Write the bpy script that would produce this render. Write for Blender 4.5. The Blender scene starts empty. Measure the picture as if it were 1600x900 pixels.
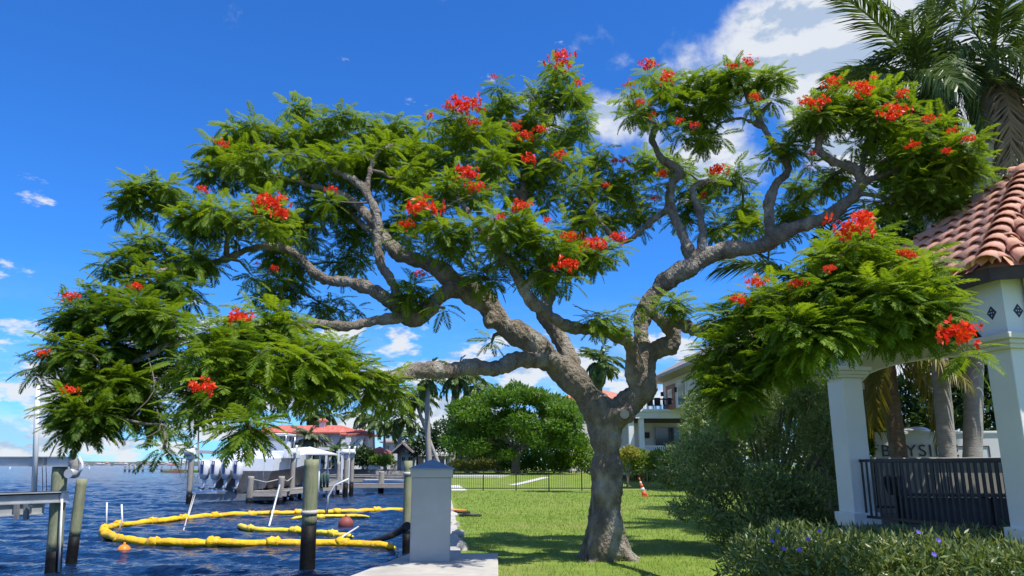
import bpy, math, random
import numpy as np
from mathutils import Vector, Matrix
random.seed(7); RNG = np.random.default_rng(11)
R = math.radians
sc = bpy.context.scene
COL = sc.collection

# ------------------------------------------------------------------ camera
F = 1180.0; PITCH = R(13.2); EYE = 1.6
cam = bpy.data.cameras.new('camera'); camo = bpy.data.objects.new('camera', cam); COL.objects.link(camo)
cam.sensor_width = 36.0; cam.lens = 36.0 * F / 1600.0; cam.clip_end = 60000; cam.clip_start = 0.1
camo.location = (0, 0, EYE); camo.rotation_euler = (math.pi / 2 + PITCH, 0, 0)
sc.camera = camo
# ------------------------------------------------------------------ light
SUN = Vector((0.35, -0.30, 0.885)).normalized()
EL = math.asin(SUN.z); AZ = math.atan2(SUN.x, SUN.y)
sl = bpy.data.lights.new('sun', 'SUN'); sl.energy = 4.6; sl.angle = R(0.53); sl.color = (1.0, 0.955, 0.88)
so = bpy.data.objects.new('sun', sl); COL.objects.link(so)
so.rotation_euler = SUN.to_track_quat('Z', 'Y').to_euler(); so.location = (20, -10, 40)
sc.view_settings.view_transform = 'Standard'; sc.view_settings.look = 'None'
sc.view_settings.exposure = 0.4; sc.view_settings.gamma = 1.0; sc.view_settings.use_curve_mapping = False
sc.cycles.max_bounces = 8; sc.cycles.transparent_max_bounces = 8; sc.cycles.caustics_reflective = False; sc.cycles.caustics_refractive = False

CT, ST = math.cos(PITCH), math.sin(PITCH)
def ray(px, py):
    xr = (px - 800) / F; yr = (450 - py) / F
    return Vector((xr, CT - ST * yr, ST + CT * yr))
def at(px, py, Y):
    d = ray(px, py); return Vector((d.x * Y / d.y, Y, EYE + d.z * Y / d.y))
def gr(px, py, z=0.0):
    d = ray(px, py); t = (z - EYE) / d.z; return Vector((d.x * t, d.y * t, z))
ZW = -0.75   # water level

# ------------------------------------------------------------------ world
def build_world():
    w = bpy.data.worlds.new('World'); sc.world = w; w.use_nodes = True
    nt = w.node_tree; nt.nodes.clear(); L = nt.links.new
    def nd(t, **k):
        n = nt.nodes.new(t)
        for a, b in k.items(): setattr(n, a, b)
        return n
    def m(op, a, b=None, c=None, clamp=False):
        n = nd('ShaderNodeMath', operation=op, use_clamp=clamp)
        for i, v in enumerate((a, b, c)):
            if v is None: continue
            if isinstance(v, (int, float)): n.inputs[i].default_value = v
            else: L(v, n.inputs[i])
        return n.outputs[0]
    def sstep(v, a, b):
        n = nd('ShaderNodeMapRange', interpolation_type='SMOOTHSTEP'); L(v, n.inputs[0])
        n.inputs[1].default_value = a; n.inputs[2].default_value = b
        return n.outputs[0]
    def noise(vec, scale, detail, rough=0.55, dist=0.0):
        n = nd('ShaderNodeTexNoise'); L(vec, n.inputs['Vector']); n.inputs['Scale'].default_value = scale
        n.inputs['Detail'].default_value = detail; n.inputs['Roughness'].default_value = rough; n.inputs['Distortion'].default_value = dist
        return n.outputs[0]
    sky = nd('ShaderNodeTexSky', sky_type='NISHITA'); sky.sun_disc = False
    sky.sun_elevation = EL; sky.sun_rotation = AZ; sky.air_density = 1.0; sky.dust_density = 0.0; sky.ozone_density = 3.0; sky.altitude = 0
    hs = nd('ShaderNodeMix', data_type='RGBA', blend_type='MULTIPLY'); hs.inputs[0].default_value = 1.0   # clear tropical air
    L(sky.outputs[0], hs.inputs[6]); hs.inputs[7].default_value = (0.185, 0.55, 1.06, 1)
    bg = nd('ShaderNodeBackground'); L(hs.outputs[2], bg.inputs[0]); bg.inputs[1].default_value = 0.15
    tc = nd('ShaderNodeTexCoord'); sx = nd('ShaderNodeSeparateXYZ'); L(tc.outputs['Generated'], sx.inputs[0])
    x, y, z = sx.outputs
    az = m('ARCTAN2', x, y)
    def vec(a, ka, b, kb, off):
        c = nd('ShaderNodeCombineXYZ'); L(m('MULTIPLY', a, ka), c.inputs[0]); L(m('MULTIPLY', b, kb), c.inputs[1]); c.inputs[2].default_value = off
        return c.outputs[0]
    # low cumulus band round the whole horizon
    v1 = vec(az, 11.0, z, 27.0, 5.2)
    n1 = noise(v1, 1.0, 9, 0.60, 0.15)
    bias = m('MULTIPLY', sstep(z, 0.06, 0.28), -0.26)
    hump = m('MULTIPLY', sstep(z, 0.0, 0.05), 0.05)
    d1 = m('ADD', m('ADD', n1, bias), hump)
    c1 = m('MULTIPLY', sstep(d1, 0.455, 0.555), 0.95)
    # thin veils
    n2 = noise(vec(az, 3.0, z, 16.0, 9.1), 1.0, 7, 0.6, 0.3)
    veil = m('MULTIPLY', m('MULTIPLY', sstep(n2, 0.30, 0.70), m('SUBTRACT', 1.0, sstep(z, 0.02, 0.24))), 0.60)
    # a few tall cumulus towers, plus unseen cloud added over the dome for shade fill
    n4 = noise(tc.outputs['Generated'], 5.0, 8, 0.58, 0.1)
    c4 = None
    for (ax, ay, a0, a1, amp) in ((1420, 60, 0.975, 0.997, 0.46), (1560, 330, 0.97, 1.0, 0.30), (1180, 240, 0.990, 1.0, 0.20), (985, 200, 0.9978, 1.0, 0.11)):
        dv = ray(ax, ay).normalized()
        dp = nd('ShaderNodeVectorMath', operation='DOT_PRODUCT'); L(tc.outputs['Generated'], dp.inputs[0]); dp.inputs[1].default_value = dv
        t = m('MULTIPLY', sstep(dp.outputs['Value'], a0, a1), amp)
        c4 = t if c4 is None else m('MAXIMUM', c4, t)
    dv = ray(430, 180).normalized()   # the clear blue window over the bay, kept free of the added cloud
    dp = nd('ShaderNodeVectorMath', operation='DOT_PRODUCT'); L(tc.outputs['Generated'], dp.inputs[0]); dp.inputs[1].default_value = dv
    clear = m('MULTIPLY', sstep(dp.outputs['Value'], 0.72, 0.88), -0.30)
    base = m('ADD', m('MULTIPLY', sstep(z, 0.1, 0.4), 0.15), clear)
    c4 = m('ADD', m('ADD', m('MAXIMUM', c4, base), n4), 0.0)
    c4 = m('MULTIPLY', sstep(c4, 0.64, 0.78), 0.95)
    cov = m('MAXIMUM', m('MAXIMUM', c1, veil), c4, clamp=True)
    # cloud tone: lit tops, blue-grey bellies
    n3 = noise(vec(az, 11.0, m('SUBTRACT', z, 0.016), 27.0, 5.2), 1.0, 6, 0.55, 0.15)
    sh = sstep(m('SUBTRACT', n3, n1), -0.05, 0.09)
    mixc = nd('ShaderNodeMix', data_type='RGBA'); L(sh, mixc.inputs[0])
    mixc.inputs[6].default_value = (0.86, 0.90, 0.95, 1); mixc.inputs[7].default_value = (0.50, 0.62, 0.80, 1)
    bc = nd('ShaderNodeBackground'); L(mixc.outputs[2], bc.inputs[0]); bc.inputs[1].default_value = 0.72
    ms = nd('ShaderNodeMixShader'); L(cov, ms.inputs[0]); L(bg.outputs[0], ms.inputs[1]); L(bc.outputs[0], ms.inputs[2])
    out = nd('ShaderNodeOutputWorld'); L(ms.outputs[0], out.inputs[0])
build_world()

# ------------------------------------------------------------------ materials
MATS = {}
def mat(name, c1, c2=None, scale=6.0, rough=0.6, bump=0.0, bscale=None, metal=0.0, detail=5, stretch=(1, 1, 1), spec=0.5, rand=0.0,
        c3=None, s3=1.0, t3=(0.5, 0.65), coord='Object', bdist=0.02):
    m_ = bpy.data.materials.new(name); m_.use_nodes = True; nt = m_.node_tree; L = nt.links.new; MATS[name] = m_
    p = nt.nodes['Principled BSDF']; p.inputs['Roughness'].default_value = rough; p.inputs['Metallic'].default_value = metal
    p.inputs['Specular IOR Level'].default_value = spec
    c2 = c2 or tuple(v * 0.8 for v in c1)
    tc = nt.nodes.new('ShaderNodeTexCoord'); mp = nt.nodes.new('ShaderNodeMapping'); L(tc.outputs[coord], mp.inputs[0]); mp.inputs['Scale'].default_value = stretch
    n = nt.nodes.new('ShaderNodeTexNoise'); L(mp.outputs[0], n.inputs['Vector']); n.inputs['Scale'].default_value = scale; n.inputs['Detail'].default_value = detail; n.inputs['Roughness'].default_value = 0.6
    r = nt.nodes.new('ShaderNodeValToRGB'); L(n.outputs[0], r.inputs[0]); r.color_ramp.elements[0].position = 0.36; r.color_ramp.elements[1].position = 0.64
    r.color_ramp.elements[0].color = (*c1, 1); r.color_ramp.elements[1].color = (*c2, 1); col = r.outputs[0]
    if c3:
        n3 = nt.nodes.new('ShaderNodeTexNoise'); L(mp.outputs[0], n3.inputs['Vector']); n3.inputs['Scale'].default_value = s3; n3.inputs['Detail'].default_value = 6
        mr = nt.nodes.new('ShaderNodeMapRange'); L(n3.outputs[0], mr.inputs[0]); mr.inputs[1].default_value = t3[0]; mr.inputs[2].default_value = t3[1]
        mx = nt.nodes.new('ShaderNodeMix'); mx.data_type = 'RGBA'; L(mr.outputs[0], mx.inputs[0]); L(col, mx.inputs[6]); mx.inputs[7].default_value = (*c3, 1); col = mx.outputs[2]
    if rand:
        oi = nt.nodes.new('ShaderNodeObjectInfo'); hs = nt.nodes.new('ShaderNodeHueSaturation'); mr = nt.nodes.new('ShaderNodeMapRange')
        L(oi.outputs['Random'], mr.inputs[0]); mr.inputs[3].default_value = 1 - rand; mr.inputs[4].default_value = 1 + rand; L(mr.outputs[0], hs.inputs['Value']); L(col, hs.inputs['Color']); col = hs.outputs[0]
    L(col, p.inputs['Base Color'])
    if bump:
        nb = nt.nodes.new('ShaderNodeTexNoise'); L(mp.outputs[0], nb.inputs['Vector']); nb.inputs['Scale'].default_value = bscale or scale * 3; nb.inputs['Detail'].default_value = 6
        b = nt.nodes.new('ShaderNodeBump'); b.inputs['Strength'].default_value = bump; b.inputs['Distance'].default_value = bdist; L(nb.outputs[0], b.inputs['Height']); L(b.outputs[0], p.inputs['Normal'])
    return m_
def leafmat(name, c1, c2, trans=0.4, tcol=None, rough=0.45, spec=0.35):
    m_ = bpy.data.materials.new(name); m_.use_nodes = True; nt = m_.node_tree; L = nt.links.new; MATS[name] = m_
    p = nt.nodes['Principled BSDF']; p.inputs['Roughness'].default_value = rough; p.inputs['Specular IOR Level'].default_value = spec
    a = nt.nodes.new('ShaderNodeAttribute'); a.attribute_name = 'tint'
    oi = nt.nodes.new('ShaderNodeObjectInfo')
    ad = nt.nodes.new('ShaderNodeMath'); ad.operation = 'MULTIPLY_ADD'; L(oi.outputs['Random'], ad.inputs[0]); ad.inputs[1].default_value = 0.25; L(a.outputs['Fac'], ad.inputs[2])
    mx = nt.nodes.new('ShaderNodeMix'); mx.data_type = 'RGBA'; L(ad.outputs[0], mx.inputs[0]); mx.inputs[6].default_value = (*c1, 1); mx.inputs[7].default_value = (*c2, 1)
    L(mx.outputs[2], p.inputs['Base Color'])
    t = nt.nodes.new('ShaderNodeBsdfTranslucent'); hs = nt.nodes.new('ShaderNodeMix'); hs.data_type = 'RGBA'; hs.blend_type = 'MULTIPLY'; hs.inputs[0].default_value = 1.0
    L(mx.outputs[2], hs.inputs[6]); tc_ = tcol or (1.6, 1.5, 0.7); hs.inputs[7].default_value = (*tc_, 1); L(hs.outputs[2], t.inputs[0])
    ms = nt.nodes.new('ShaderNodeMixShader'); ms.inputs[0].default_value = trans; L(p.outputs[0], ms.inputs[1]); L(t.outputs[0], ms.inputs[2])
    L(ms.outputs[0], nt.nodes['Material Output'].inputs[0])
    return m_
mat('lawn', (0.13, 0.21, 0.028), (0.22, 0.29, 0.055), 1.6, 0.9, 0.6, 60, c3=(0.24, 0.25, 0.07), s3=0.35, t3=(0.5, 0.75), spec=0.1)
mat('soil', (0.10, 0.07, 0.045), (0.16, 0.11, 0.07), 5, 0.95, 0.5)
mat('concrete', (0.42, 0.40, 0.35), (0.52, 0.49, 0.43), 3, 0.85, 0.25, 40, c3=(0.30, 0.28, 0.24), s3=1.2, t3=(0.5, 0.8))
mat('path_concrete', (0.55, 0.53, 0.48), (0.62, 0.60, 0.55), 2, 0.85, 0.2, 30)
mat('grey_stucco', (0.40, 0.42, 0.41), (0.45, 0.47, 0.46), 4, 0.75, 0.35, 120, c3=(0.36, 0.37, 0.35), s3=2.0, t3=(0.5, 0.8), bdist=0.006)
mat('cap_blue', (0.20, 0.27, 0.36), (0.24, 0.31, 0.40), 5, 0.5, 0.1)
mat('pile_green', (0.20, 0.235, 0.13), (0.30, 0.30, 0.19), 4, 0.85, 0.6, 20, stretch=(3, 3, 0.5), c3=(0.15, 0.12, 0.08), s3=1.5, t3=(0.52, 0.7))
mat('pile_grey', (0.27, 0.25, 0.21), (0.36, 0.33, 0.28), 4, 0.85, 0.5, 20, stretch=(3, 3, 0.5), c3=(0.13, 0.11, 0.09), s3=1.0, t3=(0.5, 0.75))
mat('pile_black', (0.004, 0.004, 0.005), (0.010, 0.010, 0.010), 10, 0.6, 0.4, spec=0.2)
mat('dock_wood', (0.30, 0.27, 0.23), (0.40, 0.36, 0.31), 3, 0.85, 0.4, 12, stretch=(1, 4, 4), rand=0.12)
mat('aluminium', (0.44, 0.46, 0.47), (0.54, 0.56, 0.57), 3, 0.45, 0.05, metal=0.35)
mat('aluminium_dark', (0.20, 0.21, 0.22), (0.28, 0.29, 0.30), 4, 0.5, 0.05, metal=0.3)
mat('black_carpet', (0.015, 0.017, 0.025), (0.03, 0.03, 0.045), 20, 0.9, 0.3)
mat('motor_grey', (0.35, 0.34, 0.31), (0.20, 0.19, 0.17), 12, 0.6, 0.3)
mat('white_paint', (0.78, 0.79, 0.78), (0.70, 0.71, 0.70), 2, 0.5, 0.05)
mat('gelcoat', (0.80, 0.82, 0.84), (0.76, 0.78, 0.80), 2, 0.2)
mat('cowl_silver', (0.70, 0.72, 0.76), (0.76, 0.78, 0.80), 2, 0.25, spec=0.6)
mat('navy_stripe', (0.02, 0.03, 0.12), (0.03, 0.04, 0.15), 2, 0.3)
mat('hull_bottom', (0.07, 0.075, 0.085), (0.11, 0.115, 0.125), 3, 0.5)
mat('chrome', (0.6, 0.6, 0.62), (0.7, 0.7, 0.72), 2, 0.2, metal=0.9)
mat('boom_yellow', (0.86, 0.53, 0.006), (0.78, 0.42, 0.008), 3, 0.62, 0.8, 7, c3=(0.46, 0.30, 0.04), s3=2.5, t3=(0.54, 0.78), bdist=0.05, rand=0.06)
mat('boom_pale', (0.86, 0.64, 0.05), (0.80, 0.56, 0.03), 3, 0.5, 0.7, 7, bdist=0.05, rand=0.06)
mat('buoy_orange', (0.85, 0.28, 0.015), (0.78, 0.22, 0.01), 3, 0.45)
mat('buoy_red', (0.30, 0.07, 0.05), (0.22, 0.05, 0.04), 5, 0.6, 0.3)
mat('rope', (0.60, 0.58, 0.52), (0.48, 0.46, 0.40), 30, 0.9)
mat('rubber_black', (0.02, 0.02, 0.022), (0.03, 0.03, 0.03), 5, 0.6)
mat('iron_black', (0.012, 0.012, 0.014), (0.02, 0.02, 0.022), 8, 0.45, 0.1)
mat('stucco_white', (0.80, 0.80, 0.77), (0.75, 0.75, 0.72), 1.2, 0.85, 0.3, 60, bdist=0.008, c3=(0.68, 0.68, 0.64), s3=0.9, t3=(0.52, 0.85))
mat('trim_cream', (0.72, 0.68, 0.58), (0.66, 0.62, 0.53), 2, 0.75, 0.15, 50, bdist=0.006)
mat('tile_terracotta', (0.60, 0.27, 0.165), (0.68, 0.36, 0.24), 5, 0.85, 0.35, 30, c3=(0.36, 0.19, 0.15), s3=2.2, t3=(0.5, 0.78), rand=0.16)
mat('mortar', (0.42, 0.26, 0.20), (0.36, 0.22, 0.17), 6, 0.9, 0.3)
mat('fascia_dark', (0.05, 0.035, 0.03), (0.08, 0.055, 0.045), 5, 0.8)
mat('floor_grey', (0.14, 0.13, 0.12), (0.18, 0.17, 0.16), 3, 0.8)
mat('planter_beige', (0.36, 0.33, 0.29), (0.42, 0.385, 0.34), 3, 0.85, 0.3, 50, bdist=0.01)
mat('chair_and_shade_dark', (0.02, 0.02, 0.025), (0.035, 0.03, 0.035), 5, 0.6)
mat('sign_white', (0.86, 0.86, 0.84), (0.82, 0.82, 0.80), 1.5, 0.7, 0.05, c3=(0.62, 0.61, 0.58), s3=2.5, t3=(0.6, 0.9))
mat('letter_grey', (0.06, 0.065, 0.07), (0.09, 0.09, 0.10), 4, 0.5)
mat('diamond_navy', (0.01, 0.012, 0.03), (0.02, 0.02, 0.05), 14, 0.3)
mat('diamond_white', (0.6, 0.6, 0.62), (0.5, 0.5, 0.55), 10, 0.3)
mat('villa_wall', (0.66, 0.58, 0.55), (0.61, 0.54, 0.51), 0.6, 0.85)
mat('house_white', (0.74, 0.73, 0.70), (0.68, 0.67, 0.64), 0.6, 0.8)
mat('house_cream', (0.66, 0.61, 0.53), (0.60, 0.56, 0.49), 0.6, 0.8)
mat('roof_red', (0.52, 0.13, 0.085), (0.44, 0.10, 0.07), 1.2, 0.8, 0.5, 8, stretch=(4, 1, 1), c3=(0.60, 0.21, 0.15), s3=0.6)
mat('roof_grey', (0.26, 0.22, 0.20), (0.33, 0.28, 0.26), 2.5, 0.85, 0.4, 8)
mat('roof_orange', (0.55, 0.22, 0.14), (0.46, 0.18, 0.12), 2, 0.85, 0.4, 8)
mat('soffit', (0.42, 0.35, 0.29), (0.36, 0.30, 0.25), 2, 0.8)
mat('glass_dark', (0.015, 0.022, 0.028), (0.03, 0.04, 0.05), 0.7, 0.08, spec=0.8)
mat('glass_green', (0.06, 0.12, 0.12), (0.10, 0.17, 0.17), 0.7, 0.1, spec=0.8)
mat('door_wood', (0.30, 0.11, 0.05), (0.38, 0.15, 0.07), 3, 0.6)
mat('solar', (0.01, 0.012, 0.02), (0.02, 0.02, 0.035), 2, 0.2)
mat('canvas_blue', (0.03, 0.05, 0.20), (0.04, 0.06, 0.24), 3, 0.8)
mat('canvas_green', (0.05, 0.12, 0.10), (0.07, 0.15, 0.12), 3, 0.8)
mat('cone_orange', (0.80, 0.10, 0.03), (0.70, 0.08, 0.02), 3, 0.5)
mat('cone_white', (0.75, 0.75, 0.75), (0.65, 0.65, 0.65), 5, 0.5)
mat('mulch', (0.22, 0.12, 0.08), (0.30, 0.18, 0.13), 3, 0.95, 0.6, 30)
mat('bark', (0.150, 0.120, 0.090), (0.310, 0.262, 0.205), 5.5, 0.92, 1.0, 34, stretch=(1, 1, 0.6), c3=(0.48, 0.44, 0.375), s3=2.6, t3=(0.52, 0.70), bdist=0.10, detail=10)
mat('bark_dark', (0.13, 0.11, 0.085), (0.20, 0.17, 0.13), 4.0, 0.9, 0.6, 18)
mat('cut_wood', (0.45, 0.40, 0.32), (0.38, 0.33, 0.26), 14, 0.8)
mat('palm_trunk', (0.36, 0.335, 0.30), (0.27, 0.25, 0.22), 3, 0.85, 0.5, 14, stretch=(1, 1, 3), bdist=0.02)
mat('palm_brown', (0.22, 0.16, 0.10), (0.14, 0.10, 0.065), 5, 0.9, 0.7, 14, stretch=(1, 1, 3), bdist=0.03)
mat('crownshaft', (0.10, 0.17, 0.05), (0.16, 0.22, 0.08), 2, 0.5)
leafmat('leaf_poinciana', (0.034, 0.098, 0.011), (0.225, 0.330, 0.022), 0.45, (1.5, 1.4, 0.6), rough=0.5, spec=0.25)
leafmat('petal_red', (0.66, 0.014, 0.012), (0.92, 0.100, 0.018), 0.35, (1.3, 0.9, 0.6))
leafmat('leaf_palm', (0.045, 0.090, 0.018), (0.135, 0.195, 0.048), 0.3, rough=0.35)
leafmat('leaf_palm_silver', (0.13, 0.16, 0.09), (0.20, 0.23, 0.13), 0.2)
leafmat('leaf_palm_yellow', (0.14, 0.15, 0.025), (0.26, 0.22, 0.04), 0.4)
leafmat('leaf_dead', (0.22, 0.19, 0.15), (0.34, 0.30, 0.25), 0.15, (1, 1, 1), 0.8)
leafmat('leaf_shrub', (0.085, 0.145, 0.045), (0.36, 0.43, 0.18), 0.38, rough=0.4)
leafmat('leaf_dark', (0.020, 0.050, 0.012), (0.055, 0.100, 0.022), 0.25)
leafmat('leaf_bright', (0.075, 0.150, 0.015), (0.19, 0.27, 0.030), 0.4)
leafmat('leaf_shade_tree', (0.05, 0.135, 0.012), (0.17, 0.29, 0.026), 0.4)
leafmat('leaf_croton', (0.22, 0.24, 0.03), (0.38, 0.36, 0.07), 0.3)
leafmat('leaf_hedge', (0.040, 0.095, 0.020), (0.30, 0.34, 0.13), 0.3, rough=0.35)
leafmat('petal_violet', (0.14, 0.10, 0.55), (0.22, 0.16, 0.70), 0.3, (1, 1, 1))
leafmat('grass_blade', (0.12, 0.21, 0.022), (0.32, 0.38, 0.085), 0.35, (1.3, 1.3, 0.8), rough=0.6, spec=0.2)
mat('far_shore_green', (0.055, 0.085, 0.075), (0.085, 0.11, 0.10), 0.02, 0.95)
mat('far_house', (0.55, 0.52, 0.50), (0.45, 0.42, 0.42), 0.01, 0.9)

# water: dark salt water, mirror-like skin
def water_material():
    m_ = bpy.data.materials.new('water'); m_.use_nodes = True; nt = m_.node_tree; L = nt.links.new; MATS['water'] = m_
    p = nt.nodes['Principled BSDF']; p.inputs['Base Color'].default_value = (0.006, 0.022, 0.062, 1); p.inputs['Roughness'].default_value = 0.12; p.inputs['IOR'].default_value = 1.333
    tc = nt.nodes.new('ShaderNodeTexCoord'); mp = nt.nodes.new('ShaderNodeMapping'); L(tc.outputs['Object'], mp.inputs[0]); mp.inputs['Scale'].default_value = (0.7, 1.0, 1)
    n = nt.nodes.new('ShaderNodeTexNoise'); L(mp.outputs[0], n.inputs['Vector']); n.inputs['Scale'].default_value = 3.2; n.inputs['Detail'].default_value = 5
    b = nt.nodes.new('ShaderNodeBump'); b.inputs['Strength'].default_value = 0.8; b.inputs['Distance'].default_value = 0.20; L(n.outputs[0], b.inputs['Height']); L(b.outputs[0], p.inputs['Normal'])
    # wind patches ruffle the surface: slightly different body colour
    n2 = nt.nodes.new('ShaderNodeTexNoise'); L(tc.outputs['Object'], n2.inputs['Vector']); n2.inputs['Scale'].default_value = 0.05; n2.inputs['Detail'].default_value = 3
    r = nt.nodes.new('ShaderNodeValToRGB'); L(n2.outputs[0], r.inputs[0]); r.color_ramp.elements[0].color = (0.003, 0.013, 0.040, 1); r.color_ramp.elements[1].color = (0.008, 0.024, 0.062, 1)
    L(r.outputs[0], p.inputs['Base Color'])
water_material()

# ------------------------------------------------------------------ mesh helpers
WL = {}; WM = {}       # world location of roots and parts
def tag(o, label=None, cat=None, group=None, kind=None):
    if label: o['label'] = label
    if cat: o['category'] = cat
    if group: o['group'] = group
    if kind: o['kind'] = kind
    return o
def thing(name, label, cat, loc, group=None):
    o = bpy.data.objects.new(name, None); COL.objects.link(o); o.location = loc; o.empty_display_size = 0.2
    WL[o.name] = Vector(loc); return tag(o, label, cat, group)
def link(name, me, parent=None, M=None):
    """a mesh object; M = its world matrix"""
    o = bpy.data.objects.new(name, me); COL.objects.link(o)
    M = M if M is not None else Matrix.Identity(4)
    if parent is not None:
        PM = WM.get(parent.name) or Matrix.Translation(WL[parent.name])
        o.parent = parent; o.matrix_basis = PM.inverted() @ M
    else: o.matrix_basis = M
    WL[o.name] = M.translation.copy(); WM[o.name] = M.copy()
    return o
def npmesh(name, V, Fq, m_, tint=None, smooth=False):
    """V (n,3) array, Fq (k,3|4) array -> mesh; tint per vertex"""
    V = np.asarray(V, dtype=np.float32); Fq = np.asarray(Fq, dtype=np.int32)
    me = bpy.data.meshes.new(name); k = Fq.shape[1]
    me.vertices.add(len(V)); me.vertices.foreach_set('co', V.ravel())
    me.loops.add(Fq.size); me.loops.foreach_set('vertex_index', Fq.ravel())
    me.polygons.add(len(Fq)); me.polygons.foreach_set('loop_start', np.arange(0, Fq.size, k, dtype=np.int32))
    if smooth: me.polygons.foreach_set('use_smooth', np.ones(len(Fq), dtype=bool))
    if tint is not None:
        a = me.attributes.new('tint', 'FLOAT', 'POINT'); a.data.foreach_set('value', np.asarray(tint, dtype=np.float32))
    me.update(calc_edges=True); me.materials.append(MATS[m_]); return me

class MB:
    def __init__(s): s.v = []; s.f = []; s.sm = []
    def add(s, vs, fs, smooth=False):
        o = len(s.v); s.v += [tuple(v) for v in vs]; s.f += [tuple(i + o for i in f) for f in fs]; s.sm += [smooth] * len(fs); return s
    def box(s, c, size, rz=0.0, M=None):
        c = Vector(c); hx, hy, hz = size[0] / 2, size[1] / 2, size[2] / 2
        rot = Matrix.Rotation(rz, 3, 'Z') if M is None else M
        vs = [c + rot @ Vector((a * hx, b * hy, d * hz)) for a in (-1, 1) for b in (-1, 1) for d in (-1, 1)]
        return s.add(vs, [(0, 1, 3, 2), (4, 6, 7, 5), (0, 4, 5, 1), (2, 3, 7, 6), (0, 2, 6, 4), (1, 5, 7, 3)])
    def bar(s, a, b, w, h=None):
        """box beam from a to b, w wide, h high"""
        a, b = Vector(a), Vector(b); d = b - a; L = d.length; d.normalize(); h = h or w
        side = d.cross(Vector((0, 0, 1)));
        if side.length < 1e-4: side = Vector((1, 0, 0))
        side.normalize(); up = side.cross(d)
        M = Matrix((d, side, up)).transposed(); return s.box((a + b) / 2, (L, w, h), M=M)
    def tube(s, pts, rad, n=8, cap=True, smooth=True):
        pts = [Vector(p) for p in pts]; rad = rad if hasattr(rad, '__len__') else [rad] * len(pts)
        vs = []; fs = []; ref = None
        for i, p in enumerate(pts):
            t = (pts[min(i + 1, len(pts) - 1)] - pts[max(i - 1, 0)])
            t = t.normalized() if t.length > 1e-9 else Vector((0, 0, 1))
            if ref is None: ref = Vector((1, 0, 0)) if abs(t.x) < 0.8 else Vector((0, 1, 0))
            u = (ref - t * ref.dot(t)).normalized(); ref = u; w = t.cross(u)
            for k in range(n):
                a = 2 * math.pi * k / n; vs.append(p + (u * math.cos(a) + w * math.sin(a)) * rad[i])
        for i in range(len(pts) - 1):
            for k in range(n):
                k2 = (k + 1) % n; fs.append((i * n + k, i * n + k2, (i + 1) * n + k2, (i + 1) * n + k))
        s.add(vs, fs, smooth)
        if cap:
            o = len(s.v) - len(vs); s.f += [tuple(o + k for k in range(n))[::-1], tuple(o + (len(pts) - 1) * n + k for k in range(n))]; s.sm += [False, False]
        return s
    def lathe(s, c, prof, n=16, smooth=True):
        """prof = [(r,z)] about a vertical axis at c"""
        c = Vector(c); vs = []; fs = []
        for r_, z_ in prof:
            for k in range(n): a = 2 * math.pi * k / n; vs.append(c + Vector((r_ * math.cos(a), r_ * math.sin(a), z_)))
        for i in range(len(prof) - 1):
            for k in range(n): k2 = (k + 1) % n; fs.append((i * n + k, i * n + k2, (i + 1) * n + k2, (i + 1) * n + k))
        fs.append(tuple(range(n))[::-1]); fs.append(tuple((len(prof) - 1) * n + k for k in range(n)))
        return s.add(vs, fs, smooth)
    def prism(s, poly, z0, z1):
        n = len(poly); vs = [(p[0], p[1], z0) for p in poly] + [(p[0], p[1], z1) for p in poly]
        return s.add(vs, [tuple(range(n))[::-1], tuple(range(n, 2 * n))] + [(i, (i + 1) % n, n + (i + 1) % n, n + i) for i in range(n)])
    def quad(s, a, b, c, d): return s.add([a, b, c, d], [(0, 1, 2, 3)])
    def tri(s, a, b, c): return s.add([a, b, c], [(0, 1, 2)])
    def mesh(s, name, m_, M=None):
        me = bpy.data.meshes.new(name); vs = s.v
        if M is not None: vs = [M @ Vector(v) for v in vs]
        me.from_pydata([tuple(v) for v in vs], [], s.f); me.polygons.foreach_set('use_smooth', s.sm); me.update(); me.materials.append(MATS[m_]); return me
    def build(s, name, m_, parent=None, bevel=0.0):
        """mesh drawn in world coordinates; the origin goes to the parent's origin or to its own base"""
        if parent is not None: org = WL[parent.name].copy()
        else:
            xs = [v[0] for v in s.v]; ys = [v[1] for v in s.v]; zs = [v[2] for v in s.v]
            org = Vector(((min(xs) + max(xs)) / 2, (min(ys) + max(ys)) / 2, min(zs)))
        me = s.mesh(name, m_, Matrix.Translation(-org)); o = link(name, me, parent, Matrix.Translation(org))
        if bevel: b = o.modifiers.new('bevel', 'BEVEL'); b.width = bevel; b.segments = 2; b.limit_method = 'ANGLE'
        return o

def catmull(pts, step=0.12):
    """pts [(Vector,radius)] -> dense list"""
    P = [p for p, _ in pts]; Rr = [r for _, r in pts]; out = []
    for i in range(len(P) - 1):
        p0 = P[max(i - 1, 0)]; p1 = P[i]; p2 = P[i + 1]; p3 = P[min(i + 2, len(P) - 1)]
        n = max(2, int((p2 - p1).length / step))
        for k in range(n):
            t = k / n; t2 = t * t; t3 = t2 * t
            q = 0.5 * ((2 * p1) + (p2 - p0) * t + (2 * p0 - 5 * p1 + 4 * p2 - p3) * t2 + (3 * p1 - p0 - 3 * p2 + p3) * t3)
            out.append((q, Rr[i] * (1 - t) + Rr[i + 1] * t))
    out.append((P[-1], Rr[-1])); return out

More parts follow.
